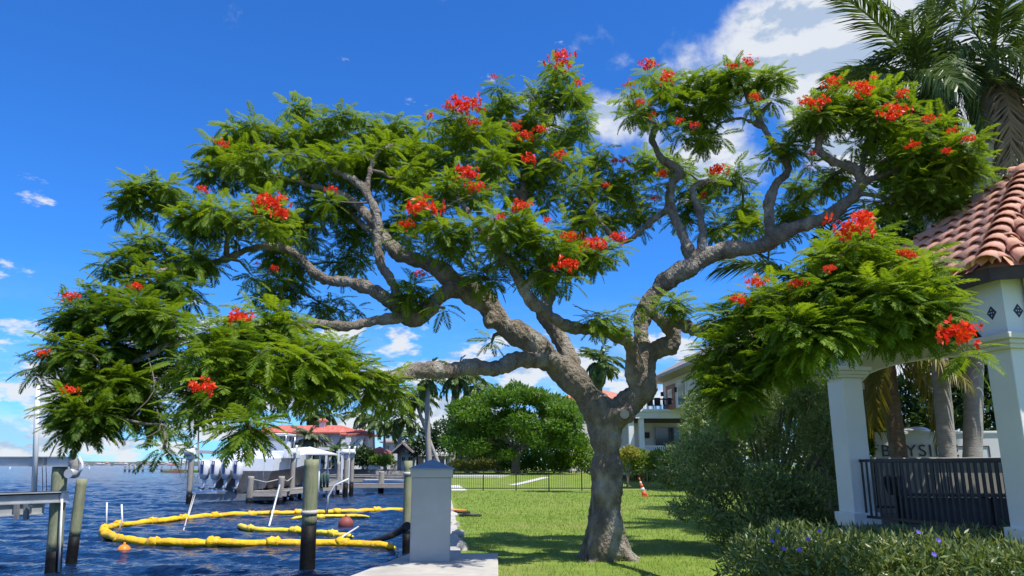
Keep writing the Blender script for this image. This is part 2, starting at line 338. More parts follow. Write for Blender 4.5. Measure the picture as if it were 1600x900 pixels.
# ================================================================== SETTING
def terrain(x, y):
    t = min(1.0, max(0.0, (y - 51.0) / 26.0)); t = t * t * (3 - 2 * t)
    return 0.85 * t
SHORE = [(-15, -2.2), (11.0, -1.7), (13.4, -1.5), (14.0, -1.05), (26, -2.05), (50, -4.2), (100, -8.6), (152, -13.2)]
def shore(y):
    for (y0, x0), (y1, x1) in zip(SHORE, SHORE[1:]):
        if y <= y1: return x0 + (x1 - x0) * (y - y0) / (y1 - y0)
    return SHORE[-1][1]
def build_ground():
    ys = [-15, -5, 4, 10, 11, 13.4, 14.0] + list(np.linspace(15, 50, 24)) + list(np.linspace(51, 80, 20)) + [90, 100, 120, 152]
    ts = [0, .01, .025, .05, .08, .12, .17, .25, .4, .6, 1.0]
    vs = []; fs = []
    for y in ys:
        x0 = shore(y)
        for t in ts: x = x0 + t * (420 - x0); vs.append((x, y, terrain(x, y)))
    n = len(ts)
    for i in range(len(ys) - 1):
        for j in range(n - 1): fs.append((i * n + j, i * n + j + 1, (i + 1) * n + j + 1, (i + 1) * n + j))
    m = MB(); m.add(vs, fs, True); tag(m.build('lawn', 'lawn'), kind='structure')
    # far land behind the cove, reaching to the horizon on the right
    m = MB(); m.prism([(-58, 152.0), (420, 152.0), (9000, 9000), (1200, 9000), (-50, 420), (-62, 200)], -3, 0.85); tag(m.build('far_ground', 'lawn'), kind='structure')
    # a grassy point farther along the shore
    m = MB(); m.prism([(-118, 262), (-80, 255), (-70, 300), (-125, 300)], -3, -0.1); tag(m.build('point_of_land', 'lawn'), kind='structure')
build_ground()
def build_water():
    rs = [6.0]
    while rs[-1] < 300: rs.append(rs[-1] * 1.0062 if rs[-1] > 14 else rs[-1] * 1.03)
    while rs[-1] < 50000: rs.append(rs[-1] * 1.35)
    an = np.concatenate([np.linspace(R(-120), R(-40), 14)[:-1], np.linspace(R(-40), R(-2), 420), np.linspace(R(-2), R(12), 20)[1:]])
    rs = np.array(rs); Rg, Ag = np.meshgrid(rs, an, indexing='ij'); X = Rg * np.sin(Ag); Y = Rg * np.cos(Ag); Z = np.zeros_like(X)
    g = np.random.default_rng(5)
    for k in range(46):
        lam = 0.55 * 1.075 ** k; th = R(205) + g.normal(0, 0.55); kx, ky = math.sin(th) * 2 * math.pi / lam, math.cos(th) * 2 * math.pi / lam
        amp = 0.0056 * lam ** 0.80 * (1.0 if lam < 6 else 0.45) * g.uniform(.7, 1.3)
        ok = np.clip((lam / np.maximum(Rg * 0.0065, .05) - 2.0) / 4, 0, 1)
        Z += amp * ok * (1 - np.abs(np.sin(kx * X + ky * Y + g.uniform(0, 6.28) + 0.5 * np.sin(0.23 * X + k) + .4 * np.sin(.31 * Y + 2 * k))) * 1.6 + 0.0)
    Z -= Z[(Rg > 15) & (Rg < 60)].mean(); Z *= np.clip((260 - Rg) / 160, 0, 1); Z *= np.clip((Rg - 6) / 4, 0, 1)
    V = np.stack([X, Y, Z], -1).reshape(-1, 3); nr, na = X.shape
    i = (np.arange(nr - 1)[:, None] * na + np.arange(na - 1)[None]).ravel()
    Fq = np.stack([i, i + 1, i + na + 1, i + na], -1)[:, ::-1]
    me = npmesh('water', V, Fq, 'water', smooth=True); o = link('water', me, None, Matrix.Translation((0, 0, ZW))); tag(o, kind='structure')
build_water()
def build_seawall():
    def strip(name, line, label, w=0.42, top=0.03, bottom=-2.2, seg=3.0):
        P = [Vector(p) for p in line]
        r = thing(name, label, 'seawall', (P[0].x, P[0].y, ZW))
        wall = MB(); wall.tag = 0
        for a, b in zip(P, P[1:]):
            d = (b - a).normalized(); nrm = Vector((-d.y, d.x, 0))
            za = terrain(a.x, a.y); zb = terrain(b.x, b.y); n = max(1, int((b - a).length / seg))
            for k in range(n):
                p = a.lerp(b, k / n); q = a.lerp(b, (k + 1) / n); zz = za + (zb - za) * (k + .5) / n
                c = (p + q) / 2; L = (q - p).length; rz = math.atan2(d.y, d.x)
                MB().box((c.x, c.y, (bottom + zz - .12) / 2), (L - 0.02, w * .7, zz - .12 - bottom), rz).build('panel', 'concrete', r)
                MB().box((c.x, c.y, zz - .05 + top / 2), (L - 0.012, w, .16 + top), rz).build('cap_block', 'concrete', r, 0.015)
        return r
    strip('seawall', [(shore(y) - .05, y, 0) for y in (14.1, 26, 50)], 'low concrete seawall along the lawn from the pedestal to the picket fence')
    strip('seawall', [(shore(y) - .05, y, 0) for y in (50.1, 75, 100, 151.6)], 'concrete seawall along the neighbouring lawn beyond the picket fence', seg=6)
    strip('seawall', [(-13.4, 151.8, 0), (-58, 151.8, 0)], 'far concrete seawall in front of the red roofed villa', seg=7, top=0.9)
build_seawall()
# concrete pad under the pedestal
pad = MB()
p0 = gr(578, 899); p1 = gr(640, 871); p2 = gr(778, 871); p3 = gr(776, 905)
pad.prism([(p0.x - .35, p0.y - 1.6), (p3.x + .05, p0.y - 1.6), (p2.x, p2.y), (p1.x, p1.y)], -1.6, 0.075)
tag(pad.build('concrete_pad', 'concrete', bevel=0.02), kind='structure')
# neighbour's paths
m = MB(); a, b, c_, d_ = [Vector(v) for v in ((-3.9, 50.6, 0), (-2.9, 50.6, 0), (-3.9, 57.5, 0), (-4.6, 57.5, 0))]
for v in (a, b, c_, d_): v.z = terrain(v.x, v.y) + .012
c_.z += .02; d_.z += .02
m.add([(*v.xy, v.z - .1) for v in (a, b, c_, d_)] + [a, b, c_, d_], [(0, 3, 2, 1), (4, 5, 6, 7), (0, 1, 5, 4), (1, 2, 6, 5), (2, 3, 7, 6), (3, 0, 4, 7)]); tag(m.build('footpath', 'path_concrete'), kind='structure')
m = MB()
pts = [(0.0 + 0.42 * k, 57.5 + 1.35 * k) for k in range(8)]
vs = [];fs = []
for k, (x, y) in enumerate(pts):
    for dx in (-.36, .36): vs.append((x + dx, y, max(terrain(x, y) + .03, 0)))
for k in range(len(pts) - 1): fs.append((2 * k, 2 * k + 1, 2 * k + 3, 2 * k + 2))
m.add(vs, fs); tag(m.build('garden_path', 'path_concrete'), kind='structure')
m = MB(); m.prism([(-5.0, 66), (-1.2, 66), (.5, 72.5), (-5.6, 73)], 0.55, 0.74); tag(m.build('driveway', 'path_concrete'), kind='structure')

# ---- grass blades
def leaf_cloud(P, D, S, W, tint, nrm=None, quadpts=4):
    """diamond leaves: P base (n,3), D unit direction, S length, W width"""
    n = len(P); nn = nrm if nrm is not None else RNG.normal(size=(n, 3))
    side = np.cross(D, nn); side /= np.linalg.norm(side, axis=1, keepdims=True) + 1e-9
    tip = P + D * S[:, None]; mid = P + D * (S * .45)[:, None]
    V = np.stack([P, mid + side * (W / 2)[:, None], tip, mid - side * (W / 2)[:, None]], 1).reshape(-1, 3)
    Fq = np.arange(4 * n).reshape(n, 4); return V, Fq, np.repeat(tint, 4)
def unit(a): return a / (np.linalg.norm(a, axis=1, keepdims=True) + 1e-9)
def grass():
    Vs = []; Fs = []; Ts = []; o = 0
    for (y0, y1, dens, h, w) in ((11.6, 17, 260, .065, .010), (17, 26, 150, .07, .014), (26, 38, 60, .08, .022), (38, 50, 34, .085, .03)):
        A = 0
        n = int((y1 - y0) * (y1 * .62 + 2.5) * dens)
        y = RNG.uniform(y0, y1, n); x = RNG.uniform(-.115 * y1, .62 * y1, n)
        sh = np.array([shore(v) for v in y]) + .28
        keep = (x > sh) & ~((y < 14.3) & (x < p2.x + .04)); x = x[keep]; y = y[keep]; n = len(x)
        clump = 0.5 + 0.5 * np.sin(x * 1.7 + np.sin(y * 1.3) * 2) * np.sin(y * 1.1 + np.sin(x * .9) * 2)
        P = np.stack([x, y, np.zeros(n) - .004], 1); D = RNG.normal(size=(n, 3)) * .55; D[:, 2] = 1; D = unit(D)
        S = h * RNG.uniform(.5, 1.45, n) * (.75 + .5 * clump); W = w * RNG.uniform(.7, 1.4, n)
        side = unit(np.cross(D, RNG.normal(size=(n, 3))))
        V = np.stack([P - side * W[:, None] / 2, P + side * W[:, None] / 2, P + D * S[:, None]], 1).reshape(-1, 3)
        Vs.append(V); Fs.append(np.arange(3 * n).reshape(n, 3) + o); o += 3 * n
        broad = np.sin(x * .55 + 1.7 * np.sin(y * .31)) * np.sin(y * .42 + 1.3 * np.sin(x * .37)); Ts.append(np.repeat(np.clip(.40 * clump + .28 * broad + RNG.normal(.3, .24, n), 0, 1), 3))
    me = npmesh('grass', np.concatenate(Vs), np.concatenate(Fs), 'grass_blade', np.concatenate(Ts))
    tag(link('grass', me), 'short green grass blades covering the lawn', 'grass', kind='stuff')
grass()

# ================================================================== THE ROYAL POINCIANA
def frond_template(nseg, droop, rise, detail=False, seed=0):
    """one doubly-feathered leaf, rachis along +x, unit length; returns V,F"""
    g = np.random.default_rng(seed); V = []; Fq = []
    def pt(s): return np.array([s * (1 - .12 * droop * s), 0, rise * s - droop * s * s])
    for i in range(nseg):
        s = 0.16 + 0.84 * (i + .5) / nseg; base = pt(s); tg = pt(min(s + .02, 1.02)) - pt(s - .02); tg /= np.linalg.norm(tg)
        prof = math.sin(math.pi * (0.20 + 0.72 * (i + .5) / nseg)) ** 0.7; ln = 0.255 * prof * g.uniform(.9, 1.1); wd = 0.80 / nseg * g.uniform(.85, 1.15)
        for sd in (-1, 1):
            ang = R(64 + g.uniform(-8, 8)) - R(26) * (i / nseg)
            d = tg * math.cos(ang) + np.array([0, sd, 0]) * math.sin(ang); d = d + np.array([0, 0, -.16 + g.uniform(-.12, .10)]); d /= np.linalg.norm(d)
            up = np.array([0, -sd * .25, 1.0]) + g.normal(0, .12, 3); sv = np.cross(d, up); sv /= np.linalg.norm(sv)
            if not detail:
                b = len(V); V += [base, base + d * ln * .38 + sv * wd / 2, base + d * ln * 1.0, base + d * ln * .38 - sv * wd / 2]; Fq.append((b, b + 1, b + 2, b + 3))
            else:
                nl = 9
                for k in range(nl):
                    t = .08 + .92 * (k + .5) / nl; q = base + d * ln * t - np.array([0, 0, .05 * t * t]); w2 = wd * .72 * math.sin(math.pi * (.14 + .78 * t)) ** .6
                    for s2 in (-1, 1):
                        e = sv * s2 * .86 + d * .5; e = e / np.linalg.norm(e); f = np.cross(e, up); f /= np.linalg.norm(f); hw = ln / nl * .50
                        b = len(V); V += [q - f * hw * .5, q + e * w2 * .6 - f * hw, q + e * w2, q + e * w2 * .6 + f * hw * .9]; Fq.append((b, b + 1, b + 2, b + 3))
    ns = 5
    for k in range(ns):
        a = pt(k / ns); c = pt((k + 1) / ns); w = .008 * (1.1 - k / ns); b = len(V)
        V += [a + [0, -w, 0.002], a + [0, w, 0.002], c + [0, w * .8, 0.002], c + [0, -w * .8, 0.002]]; Fq.append((b, b + 1, b + 2, b + 3))
    return np.array(V), np.array(Fq)
FR = [frond_template(17, d, r, False, i) for i, (d, r) in enumerate(((.20, .10), (.32, .16), (.45, .20), (.58, .22), (.26, .0), (.40, .05)))]
FRD = [frond_template(14, d, r, False, i + 20) for i, (d, r) in enumerate(((.22, .10), (.36, .16), (.50, .20), (.62, .2)))]

LIMBS = [  # (px, py, depth m, radius m)
 [(943, 905, 13.75, .36), (945, 872, 13.75, .345), (948, 840, 13.75, .315), (950, 800, 13.75, .300), (949, 740, 13.75, .292), (946, 690, 13.75, .325), (945, 660, 13.75, .39), (948, 638, 13.75, .40)],
 # left main limb
 [(946, 660, 13.75, .34), (925, 628, 13.7, .31), (893, 590, 13.55, .27), (850, 552, 13.4, .245), (808, 522, 13.25, .225), (768, 487, 13.1, .205), (738, 453, 13.0, .19), (690, 425, 12.9, .165), (649, 406, 12.9, .14), (612, 385, 13.0, .12), (585, 350, 13.2, .10), (560, 320, 13.4, .08), (520, 300, 13.5, .06), (470, 285, 13.5, .04)],
 # lower twin of it, running left
 [(770, 488, 13.1, .15), (735, 462, 12.75, .15), (705, 455, 12.5, .145), (675, 478, 12.4, .15), (650, 494, 12.4, .165), (628, 490, 12.4, .16), (605, 470, 12.4, .125), (580, 450, 12.5, .11), (545, 441, 12.6, .10), (515, 440, 12.7, .095), (490, 425, 12.8, .085), (470, 402, 12.9, .075), (440, 388, 12.9, .065), (400, 385, 12.6, .055), (355, 405, 12.0, .05), (300, 416, 11.5, .045), (250, 425, 11.1, .035), (200, 450, 10.7, .028), (150, 485, 10.3, .02)],
 [(640, 494, 12.4, .10), (600, 500, 12.2, .085), (550, 508, 11.9, .08), (500, 507, 11.4, .07), (440, 512, 10.8, .055), (370, 520, 10.2, .045), (290, 530, 10.1, .035), (220, 560, 10.0, .03), (150, 590, 9.7, .02)],
 # riser from the knot
 [(628, 485, 12.4, .10), (618, 450, 12.5, .085), (597, 415, 12.6, .075), (588, 380, 12.7, .085), (592, 345, 12.8, .08), (580, 315, 12.9, .075), (568, 295, 13.0, .07), (540, 275, 13.2, .055), (510, 262, 13.4, .045), (470, 250, 13.6, .035), (420, 235, 13.6, .025)],
 [(572, 300, 13.0, .05), (578, 265, 13.1, .04), (590, 240, 13.4, .03), (615, 225, 13.9, .025)],
 [(612, 385, 13.0, .06), (560, 345, 14.0, .05), (520, 310, 14.5, .045), (490, 260, 14.8, .035), (480, 210, 14.7, .025)],
 # low limb reaching left towards the camera
 [(870, 572, 13.45, .17), (845, 562, 13.2, .155), (815, 563, 12.8, .145), (780, 573, 12.4, .135), (720, 577, 11.7, .125), (660, 580, 11.0, .115), (605, 590, 10.4, .10), (560, 592, 9.9, .08), (510, 590, 9.4, .065), (450, 580, 8.9, .05), (400, 575, 8.5, .035), (350, 570, 8.2, .025)],
 # rear riser of the left limb: centre crown
 [(905, 605, 13.7, .20), (888, 560, 13.9, .18), (868, 520, 14.1, .165), (852, 485, 14.2, .155), (858, 455, 14.3, .125), (850, 415, 14.4, .10), (835, 370, 14.5, .09), (822, 320, 14.6, .085), (818, 280, 14.7, .075), (830, 235, 14.8, .06), (850, 190, 14.9, .045), (866, 145, 15, .03)],
 [(822, 320, 14.6, .05), (800, 290, 14.6, .045), (775, 250, 14.4, .035), (745, 215, 14.1, .025)],
 [(858, 455, 14.3, .06), (880, 420, 14.4, .05), (905, 380, 14.4, .04), (920, 330, 14.5, .035), (930, 270, 14.7, .025)],
 # front limb from the right fork, sweeping left over the centre
 [(992, 600, 13.55, .17), (992, 560, 13.3, .15), (980, 530, 13.0, .125), (945, 520, 12.7, .105), (905, 513, 12.4, .10), (868, 500, 12.1, .095), (838, 478, 11.9, .105), (818, 450, 11.8, .085), (800, 420, 11.7, .065), (775, 390, 11.6, .05), (745, 350, 11.8, .04), (715, 310, 12.2, .03)],
 [(818, 450, 11.8, .05), (845, 425, 11.7, .04), (880, 405, 11.8, .03), (920, 392, 12.0, .02)],
 # right fork
 [(950, 655, 13.75, .32), (975, 640, 13.7, .29), (997, 612, 13.6, .255), (1008, 575, 13.55, .22), (1022, 553, 13.5, .20), (1046, 540, 13.45, .175), (1050, 520, 13.4, .14), (1035, 503, 13.35, .11), (1018, 490, 13.3, .10), (1003, 478, 13.2, .06)],
 [(1010, 565, 13.6, .16), (1003, 530, 13.7, .155), (1002, 498, 13.8, .16), (1016, 468, 13.8, .175), (1040, 445, 13.8, .19), (1068, 422, 13.7, .185), (1100, 402, 13.6, .17), (1140, 392, 13.5, .16), (1180, 385, 13.4, .155), (1215, 370, 13.2, .15), (1262, 350, 13.0, .13), (1305, 330, 12.8, .115), (1338, 305, 12.7, .11), (1347, 280, 12.6, .105), (1335, 262, 12.6, .085), (1300, 252, 12.6, .075), (1280, 238, 12.6, .07), (1284, 208, 12.6, .055), (1300, 180, 12.6, .04)],
 [(1345, 285, 12.6, .06), (1375, 275, 12.5, .05), (1410, 262, 12.3, .04), (1455, 245, 12.0, .03), (1500, 240, 11.7, .02)],
 [(1345, 275, 12.6, .05), (1352, 240, 12.6, .04), (1370, 205, 12.6, .03), (1380, 165, 12.6, .02)],
 # risers on the right limb
 [(1082, 410, 13.65, .11), (1070, 380, 13.8, .10), (1058, 345, 14.0, .095), (1046, 312, 14.2, .095), (1048, 285, 14.3, .09), (1066, 272, 14.3, .09), (1050, 258, 14.3, .085), (1030, 240, 14.3, .075), (1018, 215, 14.3, .065), (1030, 198, 14.2, .055), (1060, 190, 14.1, .045), (1095, 178, 13.9, .035), (1130, 150, 13.7, .025)],
 [(1030, 198, 14.2, .035), (1005, 182, 14.3, .03), (985, 165, 14.4, .02)],
 [(1092, 405, 13.6, .085), (1098, 365, 13.9, .075), (1092, 330, 14.2, .075), (1082, 295, 14.4, .06), (1110, 285, 14.8, .045), (1150, 290, 15.1, .03)],
 [(1046, 325, 14.2, .06), (1018, 345, 14.2, .055), (998, 365, 14.2, .05), (975, 378, 14.2, .045), (948, 360, 14.2, .04), (930, 335, 14.3, .035), (915, 300, 14.4, .03)],
 [(1205, 373, 13.2, .11), (1200, 340, 13.3, .10), (1203, 310, 13.3, .09), (1218, 285, 13.3, .08), (1232, 265, 13.3, .075), (1215, 235, 13.3, .06), (1200, 210, 13.3, .055), (1187, 185, 13.3, .05), (1172, 160, 13.3, .04), (1160, 135, 13.3, .025)],
 [(1190, 200, 13.3, .03), (1160, 185, 13.5, .03), (1125, 192, 13.7, .02)],
 # low right limb reaching out toward the gazebo and the camera
 [(1030, 500, 13.4, .11), (1058, 505, 13.0, .105), (1085, 516, 12.5, .10), (1120, 516, 11.8, .095), (1160, 505, 11.1, .085), (1210, 490, 10.4, .075), (1265, 465, 9.7, .06), (1320, 445, 9.1, .045), (1370, 440, 8.7, .03)],
 [(1160, 505, 11.1, .04), (1165, 530, 10.3, .035), (1160, 555, 9.6, .025)],
]
PADS = [ # px, py, rx, ry, depth, tufts
 (245,298,52,22,12.6,7),(205,318,22,16,12.4,2),(470,168,22,8,14.7,2),(430,205,48,22,14,6),(362,235,42,28,13.6,6),(400,262,62,28,13.3,8),(335,262,24,16,13.2,2),
 (560,192,48,16,14.5,5),(620,205,38,22,15,5),(505,212,52,22,14.6,6),(660,232,40,26,14.5,5),(580,245,62,28,13.6,8),(480,262,64,24,13.6,7),(645,275,52,28,13.6,6),
 (350,340,66,22,11.7,8),(412,328,40,28,12,5),(300,335,30,16,11.8,3),(440,372,42,34,13.4,5),(505,325,52,30,14.5,6),(560,300,45,28,14.2,4),(432,455,34,24,14.4,5),
 (520,475,44,20,15,4),(540,400,34,30,14.6,4),(622,350,34,34,14.2,4),(648,452,24,16,12.2,2),(695,470,22,14,11.8,1),
 (240,380,40,18,11.6,4),(200,408,34,14,11.1,3),(302,398,38,16,11.6,4),(262,440,52,24,11,6),(152,452,28,16,10.5,3),(124,490,28,20,10.1,4),(190,478,58,26,10.4,6),(262,488,56,24,10.1,6),
 (108,545,26,24,9.8,4),(160,545,56,34,10,7),(240,548,50,34,10.6,6),(124,604,28,22,9.6,4),(180,602,46,28,9.8,6),(122,642,28,14,9.4,4),(158,640,30,14,9.5,3),(238,628,26,26,10.4,3),(258,650,14,10,9.8,1),(258,684,16,5,9.5,1),
 (362,515,64,22,8.7,5),(430,500,48,20,9,4),(330,556,48,24,8.2,4),(420,552,74,28,8.4,7),(500,545,48,26,9,5),(545,578,36,18,9.4,4),(480,582,46,18,8.8,4),(380,592,48,16,8.2,4),(390,655,20,8,7.6,2),(592,600,28,16,9.7,3),(615,612,16,8,9.9,1),(320,600,30,16,8.3,2),
 (700,192,36,14,14.1,3),(742,212,48,20,13.7,5),(692,248,42,22,13.6,4),(780,258,42,26,13.2,4),(722,298,58,30,12.7,6),(662,322,40,20,12.2,3),(702,362,50,28,12,6),(782,355,58,34,11.7,7),(842,385,48,28,11.7,6),(905,398,36,12,12.1,3),(762,412,40,16,11.9,3),(845,425,40,14,11.9,3),(932,388,24,10,12.2,2),
 (870,110,22,12,15,2),(848,148,30,22,15,4),(902,145,26,14,15,3),(830,195,42,26,15,5),(890,195,40,30,15,5),(788,158,18,14,14.6,2),(775,182,20,14,14.6,2),(800,222,34,22,14.6,4),(870,255,50,30,14.6,6),(930,240,18,22,15,2),(902,308,50,30,14.6,6),(830,295,48,30,15,5),(950,288,22,18,15,2),(962,330,32,16,14.6,3),(912,348,46,20,14.2,4),(985,285,32,30,15.6,4),(1008,250,22,28,16,3),(1002,332,18,20,15.6,2),
 (928,492,26,14,12.3,2),(978,500,14,10,12.6,1),(768,525,8,16,13.6,1),
 (975,152,14,6,14.6,1),(1016,110,6,6,14.4,1),(1045,132,18,8,14.2,2),(1002,172,28,10,14.5,2),(1060,155,14,16,14,2),(1092,128,28,14,13.9,3),(1142,122,36,14,13.5,4),(1190,122,30,16,13.2,4),(1120,158,40,20,13.6,4),(1082,182,24,16,13.9,2),(1110,205,22,8,13.9,2),(1205,150,16,12,13.2,1),
 (1050,255,22,28,15.2,2),(1080,300,24,28,15.6,3),(1132,280,40,20,15.5,4),(1160,318,40,20,15.5,4),(1112,352,32,18,15.5,3),(1182,345,24,14,15,2),(1070,335,20,16,15.8,2),
 (1240,212,32,16,13,3),(1200,240,22,7,13.1,1),(1262,182,32,16,12.6,3),(1290,160,30,12,12.6,3),(1332,155,38,16,12.6,4),(1380,135,30,16,12.6,3),(1342,190,48,22,12.6,5),(1400,192,40,22,12.6,4),(1450,202,36,18,12.1,3),(1500,225,34,10,11.7,2),(1440,240,48,22,12.1,4),(1385,232,36,18,12.3,3),(1500,258,30,16,12,2),(1450,290,46,16,12.1,4),(1385,302,44,16,12.5,3),(1262,298,40,24,14,4),(1240,335,40,20,14,4),(1300,270,28,18,13.2,2),(1475,315,28,12,12.3,2),(1535,262,12,20,12,1),(1200,395,30,8,14.0,1),
 (1050,470,24,8,12.6,2),(1000,466,20,8,13.1,1),
 (1330,378,54,18,8.7,4),(1290,408,54,24,8.5,5),(1385,408,54,20,8.5,4),(1250,448,54,20,8.7,5),(1330,450,70,28,8.2,6),(1425,446,52,24,8.2,5),(1465,470,18,14,8.2,2),(1190,460,46,16,9.2,4),(1140,480,36,14,9.5,3),(1180,515,46,24,9.0,4),(1132,550,28,30,9.2,3),(1160,590,22,16,8.8,2),(1260,495,46,20,8.0,4),(1385,478,48,20,8.0,4),(1285,505,26,10,7.8,2),(1440,480,30,14,8.0,3),(1225,550,20,14,8.4,2),(1150,612,20,16,8.8,2),(1125,590,20,20,9.0,2),(1330,492,40,16,7.9,4),(1250,525,30,12,7.9,2),(1430,495,24,10,8.0,2),(1200,560,26,20,8.8,3),(150,610,44,26,9.9,6),(210,580,44,34,10.4,6),(450,565,60,18,9.4,3),(520,550,44,22,9.9,4),(370,215,40,20,14.0,4),(520,240,60,24,14.2,6),(610,250,50,24,14.2,5),(560,360,40,24,14.6,4),(470,350,40,28,14.6,5),(460,420,40,28,14.8,5),(1465,250,50,26,12.4,5),(1420,275,50,22,12.8,4),(1395,498,24,8,8.0,2),
]
FLOWERS = [(876,92,20,14),(904,130,8,14),(1014,103,14,13),(1042,122,14,13),(1000,160,8,13),(985,133,9,14),(772,120,6,14),(720,166,22,13.4),(734,166,18,13.3),(672,182,8,13.4),(740,192,12,13.2),(699,168,8,13.4),
 (348,226,10,13),(316,296,9,11.5),(418,318,24,11.2),(438,335,16,11.2),(520,296,8,12.8),(660,326,26,11.6),(634,352,12,12),(728,272,20,12.3),(745,292,14,12.2),(811,324,16,11.2),(826,250,13,14),(874,243,11,14),(820,212,12,14.2),(806,198,10,14.4),(846,203,10,14.2),
 (855,345,8,11.2),(888,370,12,11.3),(886,416,18,11.2),(931,383,20,11.8),(967,372,14,12),(781,340,8,11),(1020,180,8,13.8),(1085,196,9,13.4),(1145,103,9,13),(1170,97,11,12.8),(1180,152,10,12.9),(1120,266,14,14.8),(1035,272,10,14),(1025,310,8,14.8),(975,252,8,15),(960,252,6,15),(946,290,7,14.5),(1118,268,9,14.8),(1060,190,8,13.6),
 (1258,160,12,12.2),(1280,162,16,12.2),(1300,128,13,12.3),(1348,140,20,12.2),(1400,178,22,12),(1410,148,12,12.2),(1450,186,10,11.6),(1428,228,10,11.8),(1516,217,10,11.4),(1480,236,8,11.5),(1486,205,8,11.6),(1340,355,34,8.0),(1296,420,10,7.8),(1412,395,10,8),(1182,442,14,8.7),(1156,470,14,8.9),(1245,444,12,8.3),(1496,522,32,7.7),(1425,400,8,8),
 (372,497,18,8.2),(316,607,20,7.7),(110,464,12,9.9),(212,447,9,10.5),(66,553,10,9.6),(112,611,11,9.2),(428,420,8,13.2),(655,428,9,12),(402,413,5,12),(1270,240,7,12.5),(1100,305,6,14.5)]

def build_tree():
    base = gr(944, 873); root = thing('flame_tree', 'large spreading flame tree with grey trunk and red blossom clusters on the lawn', 'tree', base)
    # ---- wood: union of tapering limbs, voxel remeshed into one skin
    mb = MB(); nodes = []; g = np.random.default_rng(3)
    for li, limb in enumerate(LIMBS):
        kf = .80 if li == 0 else .87
        pts = catmull([(at(a, b, d), r * kf) for a, b, d, r in limb], 0.10)
        P = [p for p, r in pts]; Rr = [r for p, r in pts]
        ph = g.uniform(0, 6, 4)
        for i in range(len(P)):
            k = .20 * Rr[i]; s_ = i * .1
            if li: P[i] = P[i] + Vector((math.sin(s_ * 5.1 + ph[0]), math.sin(s_ * 4.3 + ph[1]), math.sin(s_ * 6.0 + ph[2]))) * k * 1.1 * min(1, i / 5)
            Rr[i] = Rr[i] * (1 + .12 * math.sin(s_ * 7 + ph[3]) + .08 * math.sin(s_ * 15 + ph[1])) + .012
        mb.tube(P, Rr, 14)
        nodes += [(p, r) for p, r in zip(P, Rr)]
    # root flare buttresses
    for k in range(9):
        a = k * 2 * math.pi / 9 + g.uniform(-.2, .2); d = Vector((math.cos(a), math.sin(a), 0)); ln = g.uniform(.36, .60)
        c = Vector((base.x + .03, base.y, 0))
        mb.tube([c + d * .12 + Vector((0, 0, 1.6)), c + d * .17 + Vector((0, 0, .75)), c + d * .27 + Vector((0, 0, .28)), c + d * (ln * .80) + Vector((0, 0, .06)), c + d * (ln + .18) + Vector((0, 0, -.08))], [.06, .105, .115, .09, .03], 9)
    # old branch collars
    for (px, py, dy, r) in ((975, 648, 13.38, .12), (765, 498, 12.9, .11), (800, 525, 13.05, .09), (985, 648, 13.4, .1)):
        p = at(px, py, dy); mb.tube([p + Vector((0, .25, 0)), p], [r * 1.3, r], 10)
    me = mb.mesh('wood', 'bark'); o = bpy.data.objects.new('wood_tmp', me); COL.objects.link(o)
    md = o.modifiers.new('r', 'REMESH'); md.mode = 'VOXEL'; md.voxel_size = 0.025; md.use_smooth_shade = True
    sm = o.modifiers.new('s', 'SMOOTH'); sm.iterations = 3; sm.factor = .5
    dg = bpy.context.evaluated_depsgraph_get(); me2 = bpy.data.meshes.new_from_object(o.evaluated_get(dg)); bpy.data.objects.remove(o)
    n = len(me2.vertices); co = np.empty(n * 3, dtype=np.float32); me2.vertices.foreach_get('co', co); co = co.reshape(-1, 3)
    nr = np.empty(n * 3, dtype=np.float32); me2.vertices.foreach_get('normal', nr); nr = nr.reshape(-1, 3)
    x, y, z = co.T
    low = np.clip((2.6 - z) / 2.6, 0, 1)
    th = np.arctan2(y - base.y, x - base.x)
    dsp = .016 * np.sin(x * 23 + np.sin(z * 9) * 1.5) * np.sin(y * 19 + z * 7) + .009 * np.sin(z * 41 + x * 13) * np.sin(x * 37 - y * 29)
    dsp += low * (.030 * np.sin(th * 5 + .8 * np.sin(z * 1.9)) + .012 * np.sin(th * 11 + z * 1.3) )
    co = co + nr * dsp[:, None] - np.array(base, dtype=np.float32)
    me2.vertices.foreach_set('co', co.ravel()); me2.polygons.foreach_set('use_smooth', np.ones(len(me2.polygons), dtype=bool)); me2.update()
    me2.materials.clear(); me2.materials.append(MATS['bark']); link('trunk', me2, root, Matrix.Translation(base))
    # sawn stub
    p = at(976, 647, 13.35); d = (Vector((0, 0, 1.6)) - p).normalized(); MB().tube([p - d * .1, p + d * .03], [.085, .08], 14).build('sawn_stub', 'cut_wood', root)
    # ---- pads -> tufts, joined to the wood by growing twigs
    NP = [np.array(p) for p, r in nodes]; NR = [r for p, r in nodes]
    tw = MB()
    def attach(tip, r0, r1, bend):
        A = np.array(NP); d = np.linalg.norm(A - tip, axis=1); i = int(np.argmin(d + 0.35 * np.maximum(0, A[:, 2] - tip[2])))
        st = A[i]; L = np.linalg.norm(tip - st)
        if L < .05: return
        r0 = min(r0, NR[i] * .9); n = max(3, int(L / .16))
        off = g.normal(0, .10 * L, 3); off[2] = abs(off[2]) * bend
        pts = []; 
        for k in range(n + 1):
            t = k / n; q = st + (tip - st) * t + off * math.sin(math.pi * t) + (g.normal(0, .022, 3) if 0 < k < n else 0); pts.append(q)
        rr = [r0 + (r1 - r0) * k / n for k in range(n + 1)]
        tw.tube([Vector(q) for q in pts], rr, 5)
        for k in range(1, n + 1): NP.append(pts[k]); NR.append(rr[k])
    tufts = []; pads = []; tone = []
